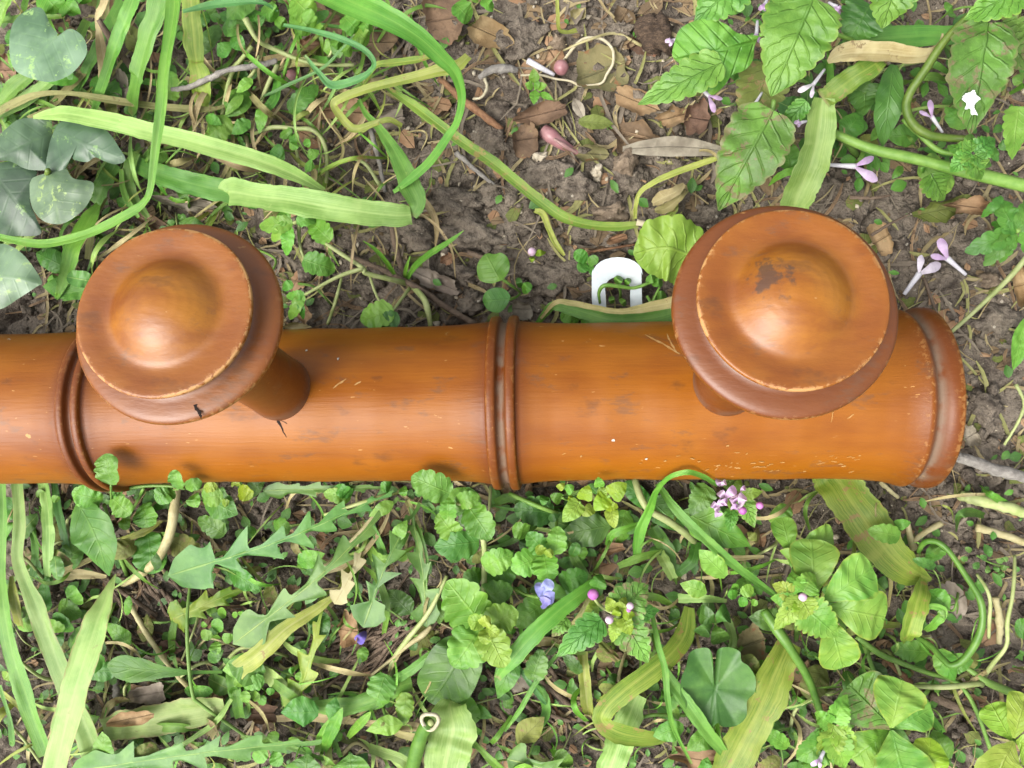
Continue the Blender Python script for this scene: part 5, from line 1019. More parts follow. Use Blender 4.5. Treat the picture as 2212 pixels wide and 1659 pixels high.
leaf(dd, 'lance', (905, 1085), (784, 1356), 94, 12, 18, 'l_dandelion', arch=6, bend=10, lobes=(5.2, .08, 1), fold=.12)
leaf(dd, 'lance', (885, 1095), (922, 1356), 72, 10, 12, 'l_dandelion', arch=4, bend=-8, lobes=(4.2, .2, 1), fold=.2)
leaf(dd, 'lance', (700, 1290), (628, 1545), 74, 10, 10, 'l_dandelion_yellow', arch=4, bend=-8, lobes=(3.4, .2, 1), fold=.15)
leaf(dd, 'lance', (790, 1160), (722, 1305), 54, 12, 13, 'l_cream', arch=3, bend=-6, lobes=(3.0, .2, 1), fold=.15)
leaf(dd, 'lance', (525, 1270), (368, 1340), 82, 5, 6, 'l_dandelion_yellow', arch=3, lobes=(3.4, .3, 1), wav=.3)
leaf(dd, 'lance', (840, 1052), (566, 1060), 40, 9, 9, 'l_dandelion', arch=1, lobes=(5, .4, 1))
stem([(845, 1066, 12), (780, 1086, 16), (700, 1112, 18)], [5, 4.5, 3], 's_pale', dd, name='midrib')
leaf(None, 'lance', (700, 1600), (150, 1668), 96, 14, 16, 'l_dandelion', arch=6, lobes=(6.4, .22, 1), name='dandelion_leaf', label='long jagged dandelion leaf alongside the wide pale blade', cat='leaf', bend=6)
leaf(None, 'lance', (1290, 1690), (1095, 1640), 100, 12, 14, 'l_dandelion', arch=3, lobes=(3.4, .3, 1), name='dandelion_leaf', label='jagged dandelion leaf beside the pale striped blade', cat='leaf')
leaf(None, 'spoon', (480, 1452), (232, 1438), 64, 10, 16, 'l_mid', arch=5, bend=-6, name='spoon_leaf', label='spoon-shaped green leaf with a long stalk near the pale wide blade', cat='leaf', teeth=(6, .06))
stem([(412, 1250, 12), (405, 1320, 16), (405, 1394, 17), (415, 1494, 16), (437, 1524, 14), (553, 1606, 8)], [3, 3.5, 4, 4, 4, 3], 's_green', name='thin_stalk', label='thin upright green stem crossing the spoon-shaped leaf', cat='stem')
def chickweed(label, c, spots, h=12, mat='l_bright'):
    t = thing('chickweed', label, 'weed', c)
    for k, (dx, dy, L) in enumerate(spots):
        d = math.hypot(dx, dy) + 1e-6
        leaf(t, 'round', (c[0] + dx - dx / d * L * .5, c[1] + dy - dy / d * L * .5), (c[0] + dx + dx / d * L * .5, c[1] + dy + dy / d * L * .5), L * .95, h + 3 * math.sin(k), h + 2, mat, arch=.6, wav=.1)
        if L > 14: stem([(c[0] + dx * .75, c[1] + dy * .75, h - 1), (c[0] + dx * .3, c[1] + dy * .3, h * .5), (c[0], c[1], 1)], 2, 's_green', t, n=3, m=6)
    return t
chickweed('little clump of round chickweed leaves beside the thin upright stem', (470, 1378), [(0, -28, 30), (-24, -6, 26), (22, 0, 24), (-4, 22, 28), (-4, -2, 18), (10, -55, 22), (38, -50, 14), (-30, -28, 14)])
chickweed('little clump of round chickweed leaves at the end of the spoon-shaped leaf', (530, 1485), [(-14, -10, 24), (14, -18, 26), (0, 20, 26), (22, 18, 24), (-26, 6, 18), (2, 0, 16), (24, 0, 18)], 11)
chickweed('bright chickweed sprig under the yellow lobed leaf', (648, 1440), [(6, -28, 20), (8, -6, 20), (-2, 22, 20), (-18, 8, 14), (0, 6, 12)], 10)
chickweed('chickweed sprig beside the yellow lobed leaf foot', (572, 1492), [(-14, -16, 18), (12, 2, 18), (-6, 20, 22), (-18, 10, 14)], 9)
chickweed('chickweed clump just beyond the beige straw strip', (585, 1610), [(-18, -10, 30), (6, -18, 26), (-22, 22, 36), (12, 30, 34), (50, -10, 22), (78, 12, 22)], 12)
chickweed('small chickweed sprig near the top of the clover', (1600, 1282), [(-18, 2, 22), (14, -6, 30), (4, 18, 22), (30, 20, 16), (-12, -14, 16)], 15)
chickweed('chickweed sprig between the blades that sprout from under the rail', (110, 1075), [(-22, -8, 22), (10, 2, 18)], 12)
big = thing('oval_leaf_weed', 'pair of large smooth oval leaves beside the short grass blades', 'weed', (700, 1660))
leaf(big, 'ovate', (655, 1690), (665, 1628), 90, 12, 16, 'l_mid'); leaf(big, 'ovate', (760, 1690), (755, 1628), 96, 12, 16, 'l_mid'); stem([(700, 1690, 8), (700, 1665, 1)], 4, 's_green', big)

vp = thing('speedwell', 'leafy speedwell with rounded toothed leaves below the ringed joint', 'weed', (1045, 1330))
for b, t, w, m, h in (((972, 1066), (888, 1030), 70, 'l_mid', 47), ((1012, 1095), (1060, 1165), 74, 'l_mid', 28), ((985, 1085), (1036, 1072), 40, 'l_bright', 28), ((968, 1122), (968, 1072), 40, 'l_bright', 28), ((985, 1160), (945, 1110), 60, 'l_bright', 25), ((1035, 1170), (938, 1182), 66, 'l_mid', 23), ((1045, 1225), (1108, 1195), 60, 'l_bright', 24), ((1040, 1240), (1000, 1250), 40, 'l_mid', 18), ((845, 1050), (822, 1052), 30, 'l_mid', 16), ((870, 1052), (872, 1072), 24, 'l_mid', 16), ((760, 1068), (722, 1052), 34, 'l_mid', 12), ((1040, 1345), (965, 1255), 108, 'l_bright', 26), ((1040, 1352), (980, 1442), 92, 'l_bright', 26), ((1048, 1358), (1090, 1442), 84, 'l_young', 30), ((1052, 1350), (1120, 1322), 72, 'l_bright', 27), ((1046, 1348), (1010, 1340), 44, 'l_young', 30), ((1050, 1360), (1046, 1392), 34, 'l_young', 33), ((1040, 1350), (1060, 1335), 30, 'l_young', 33), ((1050, 1356), (1076, 1375), 34, 'l_young', 33), ((1040, 1290), (1108, 1270), 60, 'l_mid', 18)):
    leaf(vp, 'speed', b, t, w, h - 2, h, m, arch=2, wav=.18)
for p, r in (([(1045, 1350, 26), (1045, 1300, 18), (1046, 1244, 18), (1045, 1172, 22), (1020, 1100, 26), (985, 1088, 27)], [5, 6, 6, 6, 4, 3]), ([(1045, 1330, 1), (1046, 1345, 14), (1045, 1352, 26)], 5), ([(965, 1244, 15), (928, 1320, 14), (878, 1384, 12), (848, 1430, 8), (845, 1466, 3)], [4, 6, 6, 6, 6]), ([(1060, 1050, 16), (1056, 1110, 18), (1046, 1180, 20)], 3)): stem(p, r, 's_pale', vp)
vq = thing('speedwell', 'second speedwell shoot with rounded toothed leaves beside the bright diagonal blade', 'weed', (1190, 1250))
for b, t, w, m, h in (((1180, 1195), (1140, 1150), 52, 'l_mid', 26), ((1200, 1195), (1205, 1136), 48, 'l_mid', 27), ((1175, 1200), (1185, 1256), 62, 'l_bright', 24), ((1165, 1205), (1104, 1230), 66, 'l_bright', 24), ((1140, 1150), (1106, 1140), 42, 'l_mid', 20), ((1195, 1108), (1110, 1098), 70, 'l_dark', 14), ((1175, 1196), (1158, 1180), 24, 'l_young', 29), ((1180, 1200), (1195, 1190), 22, 'l_young', 29), ((1210, 1260), (1270, 1240), 56, 'l_mid', 14), ((1180, 1300), (1110, 1350), 70, 'l_mid', 18)):
    leaf(vq, 'speed', b, t, w, h - 2, h, m, arch=2)
stem([(1203, 1112, 14), (1200, 1150, 22), (1182, 1195, 25), (1186, 1250, 1)], [4, 4, 4, 5], 's_green', vq); stem([(1100, 1066, 14), (1150, 1088, 17), (1205, 1110, 15)], [5, 5, 5], 's_green', vq)
vf = thing('speedwell_flower', 'pale blue speedwell flower on a thin stalk beside the bright diagonal blade', 'flower', (1105, 1280))
for b, t, w in (((1166, 1290), (1192, 1254), 28), ((1170, 1292), (1198, 1290), 28), ((1166, 1292), (1184, 1308), 26), ((1164, 1288), (1165, 1258), 22)): leaf(vf, 'petal', b, t, w, 25, 29, 'p_blue', fold=.3, name='petal', wav=.1)
stem([(1105, 1280, 1), (1108, 1270, 14), (1135, 1284, 20), (1164, 1290, 25)], [3, 3, 3, 4], 's_green', vf)
leaf(None, 'petal', (790, 1364), (772, 1388), 26, 6, 8, 'p_violet', name='fallen_petal', label='small violet petal beside the tan pod-shaped dead leaf', cat='petal', fold=.3)
leaf(None, 'round', (1010, 1376), (930, 1518), 118, 16, 10, 'l_dark', arch=5, name='broad_leaf', label='broad dark green leaf drooping below the speedwell rosette', cat='leaf', bend=-6)
leaf(None, 'ovate', (1110, 1410), (1075, 1510), 56, 14, 12, 'l_mid', arch=3, name='broad_leaf', label='mid green leaf edge next to the drooping dark leaf', cat='leaf')
hs_ = thing('hollow_stalk', 'cut hollow green stalk with a cream ring at its end', 'stalk', (885, 1680))
stem([(885, 1690, 14), (898, 1630, 22), (912, 1585, 27), (926, 1562, 30)], [14, 15, 15, 16], 's_bright', hs_, m=14)
def ring(parent, c, R, r, h, mat, name):
    p = gP(c[0], c[1], h); k = px2mm(p); V = []; m1, m2 = 28, 8
    for i in range(m1):
        a = 2 * math.pi * i / m1; wob = 1 + .1 * math.sin(3 * a)
        for j in range(m2):
            b = 2 * math.pi * j / m2; q = (R * wob + r * math.cos(b)) * k
            V.append((p[0] + q * math.cos(a), p[1] + q * math.sin(a) * .95, p[2] + r * k * math.sin(b)))
    F = [(i * m2 + j, ((i + 1) % m1) * m2 + j, ((i + 1) % m1) * m2 + (j + 1) % m2, i * m2 + (j + 1) % m2) for i in range(m1) for j in range(m2)]
    mk(name, V, F, mat, parent)
ring(hs_, (929, 1558), 18, 4.5, 31, 'hollow_cream', 'cut_rim')
ball(hs_, (931, 1561), 8, 30, 's_pale', 'pith')
# yellow-green heart-leaved clump
yc = thing('yellow_leaf_weed', 'clump of small yellow-green heart-shaped leaves at the lower edge of the rail', 'weed', (1275, 1120))
for b, t, w, m, h in (((1318, 1070), (1354, 1044), 42, 'l_yellow', 33), ((1312, 1072), (1284, 1103), 40, 'l_yellow', 31), ((1252, 1085), (1215, 1128), 42, 'l_young', 27), ((1262, 1080), (1272, 1048), 34, 'l_yellow', 29), ((1280, 1095), (1258, 1115), 28, 'l_young', 25), ((1318, 1100), (1328, 1142), 30, 'l_young', 23), ((1212, 1080), (1188, 1070), 28, 'l_mid', 23), ((1222, 1060), (1240, 1050), 24, 'l_mid', 25), ((1206, 1056), (1220, 1044), 18, 'l_young', 26), ((1295, 1052), (1292, 1030), 24, 'l_bright', 44), ((1300, 1075), (1300, 1048), 26, 'l_young', 30), ((1240, 1075), (1232, 1090), 30, 'l_yellow', 24), ((1310, 1090), (1336, 1096), 26, 'l_yellow', 24), ((1178, 1072), (1172, 1092), 22, 'l_mid', 20), ((1275, 1060), (1290, 1046), 26, 'l_mid', 22)):
    leaf(yc, 'heart', b, t, w, h - 1, h, m, arch=1.2, wav=.12)
for p in ([(1318, 1070, 32), (1300, 1085, 24), (1275, 1122, 1)], [(1252, 1085, 26), (1262, 1100, 14), (1275, 1122, 1)], [(1215, 1075, 23), (1235, 1085, 16), (1270, 1115, 3)], [(1295, 1050, 31), (1296, 1072, 26), (1290, 1095, 16)]): stem(p, 2.8, 's_green', yc)
leaf(None, 'ovate', (1318, 1135), (1208, 1158), 76, 12, 10, 'l_dark', arch=3, name='broad_leaf', label='dark dull leaf under the yellow-green heart-leaved clump', cat='leaf')
leaf(None, 'ovate', (1475, 1105), (1622, 1180), 78, 12, 14, 'l_mid', arch=4, name='broad_leaf', label='long smooth green leaf below the pink flower cluster', cat='leaf')
leaf(None, 'ovate', (1400, 1075), (1480, 1150), 66, 10, 10, 'l_dark', arch=2, name='broad_leaf', label='green leaf between the cream stalk and the straight diagonal blade', cat='leaf')
stem([(1371, 1034, 18), (1383, 1072, 20), (1403, 1102, 20), (1443, 1125, 18), (1481, 1152, 14), (1500, 1170, 8)], [7, 8, 8, 8, 8, 7], 's_pale', name='cream_stalk', label='cream-green round stalk curving out from under the rail past the arched blade', cat='stalk', m=10)
pf = thing('dead_nettle', 'dead-nettle head with a cluster of open pink flowers touching the lower edge of the rail', 'weed', (1590, 1130))
for b, t, w, m, h in (((1530, 1050), (1490, 1115), 58, 'l_dark', 20), ((1600, 1068), (1630, 1140), 48, 'l_nettle_worn', 24), ((1590, 1048), (1540, 1030), 34, 'l_nettle_worn', 26), ((1600, 1070), (1648, 1062), 30, 'l_young', 26), ((1580, 1100), (1575, 1150), 34, 'l_nettle', 20), ((1590, 1060), (1600, 1035), 26, 'l_young', 27)): leaf(pf, 'nettle', b, t, w, h, h, m, arch=1.5)
for b, t, w in (((1566, 1078), (1588, 1052), 22), ((1566, 1074), (1554, 1062), 18), ((1572, 1080), (1560, 1090), 20), ((1598, 1090), (1606, 1068), 22), ((1590, 1086), (1582, 1076), 18), ((1594, 1092), (1586, 1100), 20), ((1550, 1096), (1560, 1082), 18), ((1548, 1096), (1538, 1088), 16), ((1550, 1100), (1552, 1116), 18), ((1556, 1050), (1552, 1036), 16), ((1560, 1050), (1568, 1040), 14), ((1600, 1062), (1610, 1052), 12)): leaf(pf, 'petal', b, t, w, 32, 34, 'p_lilac', fold=.25, name='petal', wav=.1)
ring(pf, (1594, 1082), 12, 4.5, 33, 'bud_pale', 'flower_mouth')
ball(pf, (1604, 1103), 9, 31, 'magenta'); ball(pf, (1641, 1092), 8, 30, 'magenta'); ball(pf, (1549, 1099), 7, 32, 'bud_pale')
stem([(1570, 1075, 29), (1580, 1100, 20), (1590, 1130, 1)], 5, 's_dark', pf)
nb = thing('dead_nettle', 'budding dead-nettle with purple-tinged toothed leaves and round pink buds', 'weed', (1325, 1400))
for b, t, w, m, h in (((1300, 1338), (1202, 1418), 76, 'l_nettle', 32), ((1335, 1322), (1400, 1262), 92, 'l_nettle_worn', 32), ((1340, 1330), (1425, 1318), 60, 'l_nettle', 30), ((1345, 1338), (1400, 1432), 84, 'l_nettle_worn', 28), ((1336, 1338), (1322, 1388), 34, 'l_young', 34), ((1345, 1335), (1362, 1372), 36, 'l_young', 35), ((1325, 1318), (1310, 1290), 28, 'l_young', 34), ((1340, 1318), (1352, 1290), 30, 'l_young', 36), ((1225, 1335), (1192, 1376), 36, 'l_nettle_worn', 20), ((1345, 1325), (1372, 1330), 26, 'l_yellow', 36), ((1330, 1330), (1336, 1310), 22, 'l_yellow', 37), ((1320, 1400), (1300, 1430), 60, 'l_olive', 12), ((1285, 1300), (1262, 1330), 18, 'l_young', 27), ((1285, 1300), (1292, 1330), 16, 'l_young', 27), ((1290, 1270), (1298, 1240), 40, 'l_mid', 22)): leaf(nb, 'nettle', b, t, w, h, h - 1, m, arch=2, teeth=(6, .2))
ball(nb, (1281, 1284), 12, 33, 'magenta'); ball(nb, (1316, 1339), 9, 38, 'bud_pale'); ball(nb, (1361, 1309), 8, 39, 'bud_pale'); ball(nb, (1358, 1318), 5, 38, 'magenta')
stem([(1335, 1328, 34), (1330, 1360, 20), (1325, 1400, 1)], 6, 's_dark', nb); stem([(1282, 1290, 31), (1300, 1312, 28), (1332, 1328, 32)], 3.5, 's_pale', nb)
# round scalloped leaf
ge = thing('scalloped_leaf_weed', 'large round dark green scalloped leaf with a notch, among grass blades', 'weed', (1545, 1500))
fan(ge, [(1541, 1470), (1540, 1425), (1532, 1402), (1512, 1400), (1490, 1410), (1482, 1440), (1472, 1465), (1470, 1500), (1480, 1520), (1485, 1550), (1505, 1570), (1532, 1576), (1550, 1562), (1562, 1570), (1590, 1568), (1612, 1548), (1614, 1515), (1630, 1495), (1632, 1465), (1618, 1440), (1602, 1428), (1598, 1408), (1575, 1398), (1552, 1402), (1546, 1425)], (1545, 1488), 22, 'l_geranium', cup=2, tip=(1535, 1575), wav=1.2, ribs=6)
stem([(1545, 1490, 21), (1560, 1455, 12), (1548, 1500, 1)], 3.5, 's_dark', ge)
stem([(1370, 1556, 10), (1410, 1545, 12), (1482, 1545, 12)], [3.5, 4, 4], 's_green', name='thin_stalk', label='thin green stem running level below the hooked mottled blade', cat='stem')
ox = thing('clover', 'dark three-part clover leaf by the chickweed sprig above the round scalloped leaf', 'clover', (1545, 1350))
for b, t, w in (((1545, 1345), (1512, 1325), 44), ((1548, 1345), (1572, 1318), 44), ((1545, 1350), (1558, 1388), 46), ((1540, 1350), (1510, 1370), 36)): leaf(ox, 'obov', b, t, w, 15, 14, 'l_dark')
stem([(1545, 1347, 14), (1545, 1352, 1)], 3, 's_green', ox)
# the bright clover and young dead-nettle at the right
cv = thing('clover', 'large bright clover with broad notched leaflets near the scarred broad blade', 'clover', (1830, 1390))
for b, t, w, m, h in (((1778, 1300), (1885, 1228), 108, 'l_clover', 36), ((1790, 1310), (1912, 1335), 112, 'l_clover', 34), ((1790, 1330), (1820, 1442), 92, 'l_clover', 28), ((1760, 1290), (1752, 1165), 112, 'l_clover', 34), ((1712, 1205), (1688, 1118), 52, 'l_clover', 22), ((1725, 1215), (1702, 1210), 60, 'l_clover', 24), ((1730, 1180), (1800, 1165), 80, 'l_clover', 28)): leaf(cv, 'obov', b, t, w, h, h, m, arch=3, fold=.12, wav=.12)
stem([(1782, 1305, 33), (1820, 1350, 20), (1830, 1392, 1)], 5, 's_green', cv); stem([(1850, 1375, 14), (1900, 1412, 14), (1947, 1432, 13), (2000, 1452, 12), (2060, 1470, 10), (2090, 1500, 10), (2115, 1550, 9), (2140, 1620, 6)], [6, 7, 6, 5, 5, 5, 5, 5], 's_green', cv)
stem([(1868, 1395, 10), (1880, 1430, 12), (1898, 1480, 8)], 5, 's_green', cv)
yn = thing('young_dead_nettle', 'young yellow-green dead-nettle tip with one pink bud over the bright clover', 'weed', (1720, 1380))
for b, t, w, m in (((1728, 1290), (1672, 1362), 52, 'l_young'), ((1732, 1295), (1762, 1352), 56, 'l_young'), ((1735, 1310), (1810, 1375), 96, 'l_clover'), ((1720, 1285), (1668, 1262), 46, 'l_young'), ((1735, 1280), (1760, 1240), 60, 'l_bright'), ((1715, 1300), (1664, 1292), 40, 'l_clover'), ((1725, 1280), (1710, 1235), 50, 'l_bright'), ((1728, 1300), (1715, 1345), 30, 'l_yellow')): leaf(yn, 'nettle', b, t, w, 40, 38, m, arch=2)
ball(yn, (1734, 1290), 9, 45, 'bud_pale'); stem([(1728, 1295, 39), (1722, 1340, 20), (1720, 1382, 1)], 6, 's_green', yn)
stem([(1650, 1318, 22), (1680, 1362, 24), (1709, 1404, 24), (1747, 1469, 20), (1774, 1545, 12)], [11, 12, 10, 9, 8], 's_bright', name='green_stalk', label='thick bright green stalk running diagonally under the young dead-nettle tip', cat='stalk', m=10)
stem([(1979, 1374, 14), (2009, 1394, 18), (2037, 1424, 22), (2054, 1437, 24), (2079, 1427, 26), (2107, 1390, 29), (2122, 1345, 31), (2117, 1295, 31), (2084, 1240, 28), (2049, 1190, 25), (2022, 1170, 23), (1997, 1172, 20), (1984, 1192, 14)], [5, 6, 7, 7, 8, 8, 7.5, 7, 6.5, 6, 6, 6, 5], 's_bright', name='curved_stalk', label='round green stalk bent into a wide hook over bare soil', cat='stalk', m=12, n=8)
stem([(2192, 1200, 14), (2191, 1244, 18), (2186, 1294, 20), (2176, 1344, 20), (2174, 1394, 18), (2146, 1432, 14), (2124, 1464, 8), (2120, 1480, 3)], [3, 4, 4, 4.5, 4.5, 5, 6, 6], 's_pale', name='thin_stalk', label='thin wavy pale green stem beyond the hooked stalk', cat='stem')
stem([(2110, 1240, 14), (2130, 1270, 18), (2139, 1300, 18), (2137, 1340, 16), (2136, 1378, 10)], [3, 4, 4, 4, 3.5], 's_pale', name='thin_stalk', label='short pale stem between the hooked stalk and the thin wavy stem', cat='stem')
stem([(1962, 1482, 12), (2040, 1484, 15), (2124, 1476, 12)], [4, 6, 6], 's_pale', name='pale_stalk', label='pale yellow-green stalk lying level beside the lower clover', cat='stalk')
stem([(2085, 1440, 10), (2130, 1472, 12), (2175, 1492, 12), (2225, 1515, 10)], [6, 8, 9, 9], 's_green', name='green_stalk', label='green stalk slanting down to the pale notched leaves by the woody stem', cat='stalk')
lc = thing('clover', 'lower clover with broad dusty heart-shaped leaflets by the level pale stalk', 'clover', (1930, 1600))
for b, t, w, m, h in (((1925, 1572), (1950, 1470), 120, 'l_clover', 30), ((1930, 1575), (1832, 1480), 130, 'l_nettle_worn', 27), ((1920, 1578), (1840, 1640), 110, 'l_clover', 24), ((1926, 1578), (1955, 1690), 130, 'l_clover', 28), ((1930, 1575), (2012, 1530), 72, 'l_clover', 26)): leaf(lc, 'obov', b, t, w, h, h, m, arch=2, fold=.1)
stem([(1926, 1576, 26), (1932, 1590, 12), (1930, 1602, 1)], 4, 's_green', lc)
leaf(None, 'round', (2000, 1690), (2010, 1594), 82, 24, 26, 'l_yellow', arch=3, name='yellow_leaf', label='smooth yellow-green leaf next to the lower clover', cat='leaf')
leaf(None, 'lance', (2050, 1640), (2015, 1575), 50, 12, 10, 'l_mid', arch=2, name='small_leaf', label='small dull green leaf behind the smooth yellow-green leaf', cat='leaf')
rc = thing('clover', 'pale notched clover leaflets by the brown woody stem', 'clover', (2190, 1610))
for b, t, w, h in (((2185, 1600), (2140, 1520), 74, 26), ((2190, 1595), (2215, 1500), 84, 28), ((2190, 1602), (2150, 1680), 110, 28), ((2195, 1600), (2240, 1620), 90, 27)): leaf(rc, 'obov', b, t, w, h, h, 'l_young', arch=2, fold=.1)
stem([(2190, 1600, 25), (2190, 1612, 1)], 4, 's_green', rc)
yd = thing('young_dead_nettle', 'young dead-nettle tip with crinkled leaves and a pink bud beside the lower clover', 'weed', (1790, 1650))
for b, t, w, m in (((1800, 1565), (1775, 1660), 60, 'l_young'), ((1800, 1560), (1830, 1500), 50, 'l_bright'), ((1805, 1575), (1848, 1620), 52, 'l_young'), ((1795, 1565), (1760, 1540), 40, 'l_bright'), ((1800, 1580), (1825, 1660), 66, 'l_bright'), ((1790, 1600), (1720, 1640), 80, 'l_mid')): leaf(yd, 'nettle', b, t, w, 34, 32, m, arch=2, fold=.35)
lipflower(yd, (1780, 1622), (1762, 1662), 36, w=16, tube=6)
stem([(1800, 1568, 32), (1795, 1620, 16), (1790, 1652, 1)], 5, 's_green', yd)
gw = thing('grey_leaf_weed', 'small grey-green feathery weed on bare soil beyond the hooked stalk', 'weed', (2140, 1215))
for k in range(14):
    a = rng.uniform(0, 6.28); d = rng.uniform(8, 48); x, y = 2140 + d * math.cos(a) * 1.1, 1215 + d * math.sin(a); leaf(gw, 'speed', (x, y), (x + 16 * math.cos(a), y + 16 * math.sin(a)), 13, 8, 9, 'l_dandelion', arch=.5)
stem([(2110, 1200, 7), (2140, 1216, 6), (2180, 1225, 7)], 2, 's_green', gw)
# round leaves at the top edge
for lb, c, sp in (('clump of scalloped bright leaves beside the start of the bright hooked blade', (655, 25), [(-70, 0, 40), (0, -8, 62), (-48, 24, 28), (0, 22, 60), (35, 40, 26)]), ('scalloped leaves tucked under the bright hooked blade', (770, 65), [(-10, -12, 48), (22, -10, 34), (12, 14, 40), (-20, 40, 30), (-42, 28, 26)]), ('rounded leaf pair beside the brown dead leaf', (1015, 15), [(-15, 10, 48), (40, -8, 32), (10, -22, 24)]), ('scalloped leaf over the round variegated leaf', (120, -2), [(-12, 6, 62), (28, 20, 44), (60, -4, 34)])):
    t = thing('round_leaf_weed', lb, 'weed', c)
    for dx, dy, L in sp: leaf(t, 'round', (c[0] + dx - L * .35, c[1] + dy - L * .35), (c[0] + dx + L * .35, c[1] + dy + L * .35), L, 20, 20, 'l_bright', teeth=(3, .16), wav=.15)
    stem([(c[0], c[1], 19), (c[0] + 4, c[1] + 6, 1)], 3, 's_green', t)
sp = thing('sprawling_weed', 'sprawling pale-stemmed weed with tiny leaves above the pale long blade', 'weed', (545, 105))
for p, r in (([(530, 40, 22), (555, 85, 20), (590, 105, 16), (650, 130, 14), (700, 140, 14), (765, 140, 12)], [7, 5, 5, 5, 4, 4]), ([(545, 100, 14), (500, 160, 12), (480, 250, 10), (470, 300, 8)], [5, 5, 5, 4]), ([(600, 140, 12), (580, 180, 12), (560, 230, 8)], 5), ([(700, 138, 14), (712, 120, 16), (718, 105, 18)], 3), ([(545, 290, 10), (590, 275, 14), (640, 278, 14), (672, 280, 14), (695, 300, 12), (706, 340, 10), (705, 395, 6)], [4, 5, 5, 5, 5, 5, 4]), ([(755, 340, 5), (790, 355, 6), (820, 400, 5)], [3, 4, 4]), ([(640, 285, 12), (640, 320, 9), (648, 360, 6)], 4), ([(520, 130, 8), (470, 175, 10), (420, 200, 9)], 4), ([(505, 200, 10), (545, 160, 12), (560, 120, 14)], 4)): stem(p, r, 's_pale', sp)
for b, t, w in (((612, 280), (628, 300), 32), ((640, 308), (625, 320), 28), ((632, 290), (640, 310), 26), ((664, 338), (690, 325), 26), ((660, 355), (680, 362), 26), ((585, 325), (615, 345), 44), ((700, 110), (735, 90), 40), ((500, 80), (530, 110), 34), ((525, 205), (485, 250), 24), ((545, 170), (510, 200), 30), ((470, 120), (500, 90), 36), ((480, 60), (530, 60), 46), ((560, 60), (540, 20), 50), ((445, 250), (480, 270), 24), ((570, 225), (560, 290), 30), ((540, 260), (500, 290), 34), ((660, 300), (668, 320), 18)): leaf(sp, 'ovate', b, t, w, 14, 14, 'l_mid' if w > 30 else 'l_bright', arch=1)
blade('narrow green blade standing on end below the sprawling weed', [(560, 280, 8, 14), (575, 240, 12, 20), (595, 210, 12, 22), (600, 165, 10, 16)], 'b_mid')
blade('pale yellow ribbon blade curling by the brown dead leaf', [(630, 270, 7, 8), (650, 250, 12, 12), (680, 238, 8, 5)], 'b_yellow')

# ------------------------------------------------------------------ fillers: many small blades, leaves, straw, crumbs
def free(x, y):
    """True where the ground is grown over (not the open soil)"""
    if 690 < y < 1035: return False
    if y < 700:
        if x < 560: return True
        if x > 1560 and y < 380: return True
        if x < 760 and y < 330: return rng.random() < .5
        return False
    if x > 2040: return rng.random() < .25
    if x > 1640 and y < 1130: return False
    return True
UG = {}
cnt = 0
while cnt < 190:
    x, y = rng.uniform(-30, 2240), rng.uniform(-30, 1690)
    if not free(x, y): continue
    a = rng.uniform(0, 6.28); L = rng.uniform(50, 190); b = rng.uniform(-30, 30); w = rng.choice((4, 5, 7, 9, 12, 16, 20)); hh = rng.uniform(5, 18)
    pts = [(x, y, 2, w * .6), (x + L * .35 * math.cos(a) - b * math.sin(a), y + L * .35 * math.sin(a) + b * math.cos(a), hh, w), (x + L * .7 * math.cos(a) - b * math.sin(a), y + L * .7 * math.sin(a) + b * math.cos(a), hh * rng.uniform(.7, 1.1), w * .9), (x + L * math.cos(a), y + L * math.sin(a), 3, 2)]
    if any(680 < p[1] < 1048 for p in pts): continue
    mt = rng.choice(('b_mid', 'b_dark', 'b_mid', 'b_strawgreen', 'b_yellow', 'b_bright', 'b_pale', 'b_straw'))
    blade(blab(mt, pts, 'half hidden low'), pts, mt, group='low blades in the undergrowth', collect=None if cnt < 65 else UG, n=5, nv=5, fold=rng.choice((.15, .3, .5)))
    cnt += 1
cnt = 0
while cnt < 290:
    x, y = rng.uniform(-30, 2240), rng.uniform(-30, 1690)
    if not free(x, y) or 660 < y < 1066: continue
    a = rng.uniform(0, 6.28); L = rng.uniform(22, 84); hh = rng.choice((rng.uniform(3, 10), rng.uniform(8, 20)))
    mt = rng.choice(('l_mid', 'l_dark', 'l_mid', 'l_bright', 'l_dandelion', 'l_olive', 'l_clover', 'l_mid')); kd = rng.choice(('ovate', 'speed', 'round', 'lance'))
    leaf(None, kd, (x, y), (x + L * math.cos(a), y + L * math.sin(a)), L * rng.uniform(.45, .85), hh, hh + rng.uniform(-1, 3), mt, arch=1.5, fold=rng.choice((.1, .25, -.2)), name='low_leaf', label=f"{'small' if L < 40 else 'mid-sized'} {BADJ[mt]} {dict(ovate='oval', speed='toothed', round='round', lance='slim')[kd]} weed leaf low beside the {near(x, y)}", cat='leaf', group='low leaves in the undergrowth')
    cnt += 1
cnt = 0
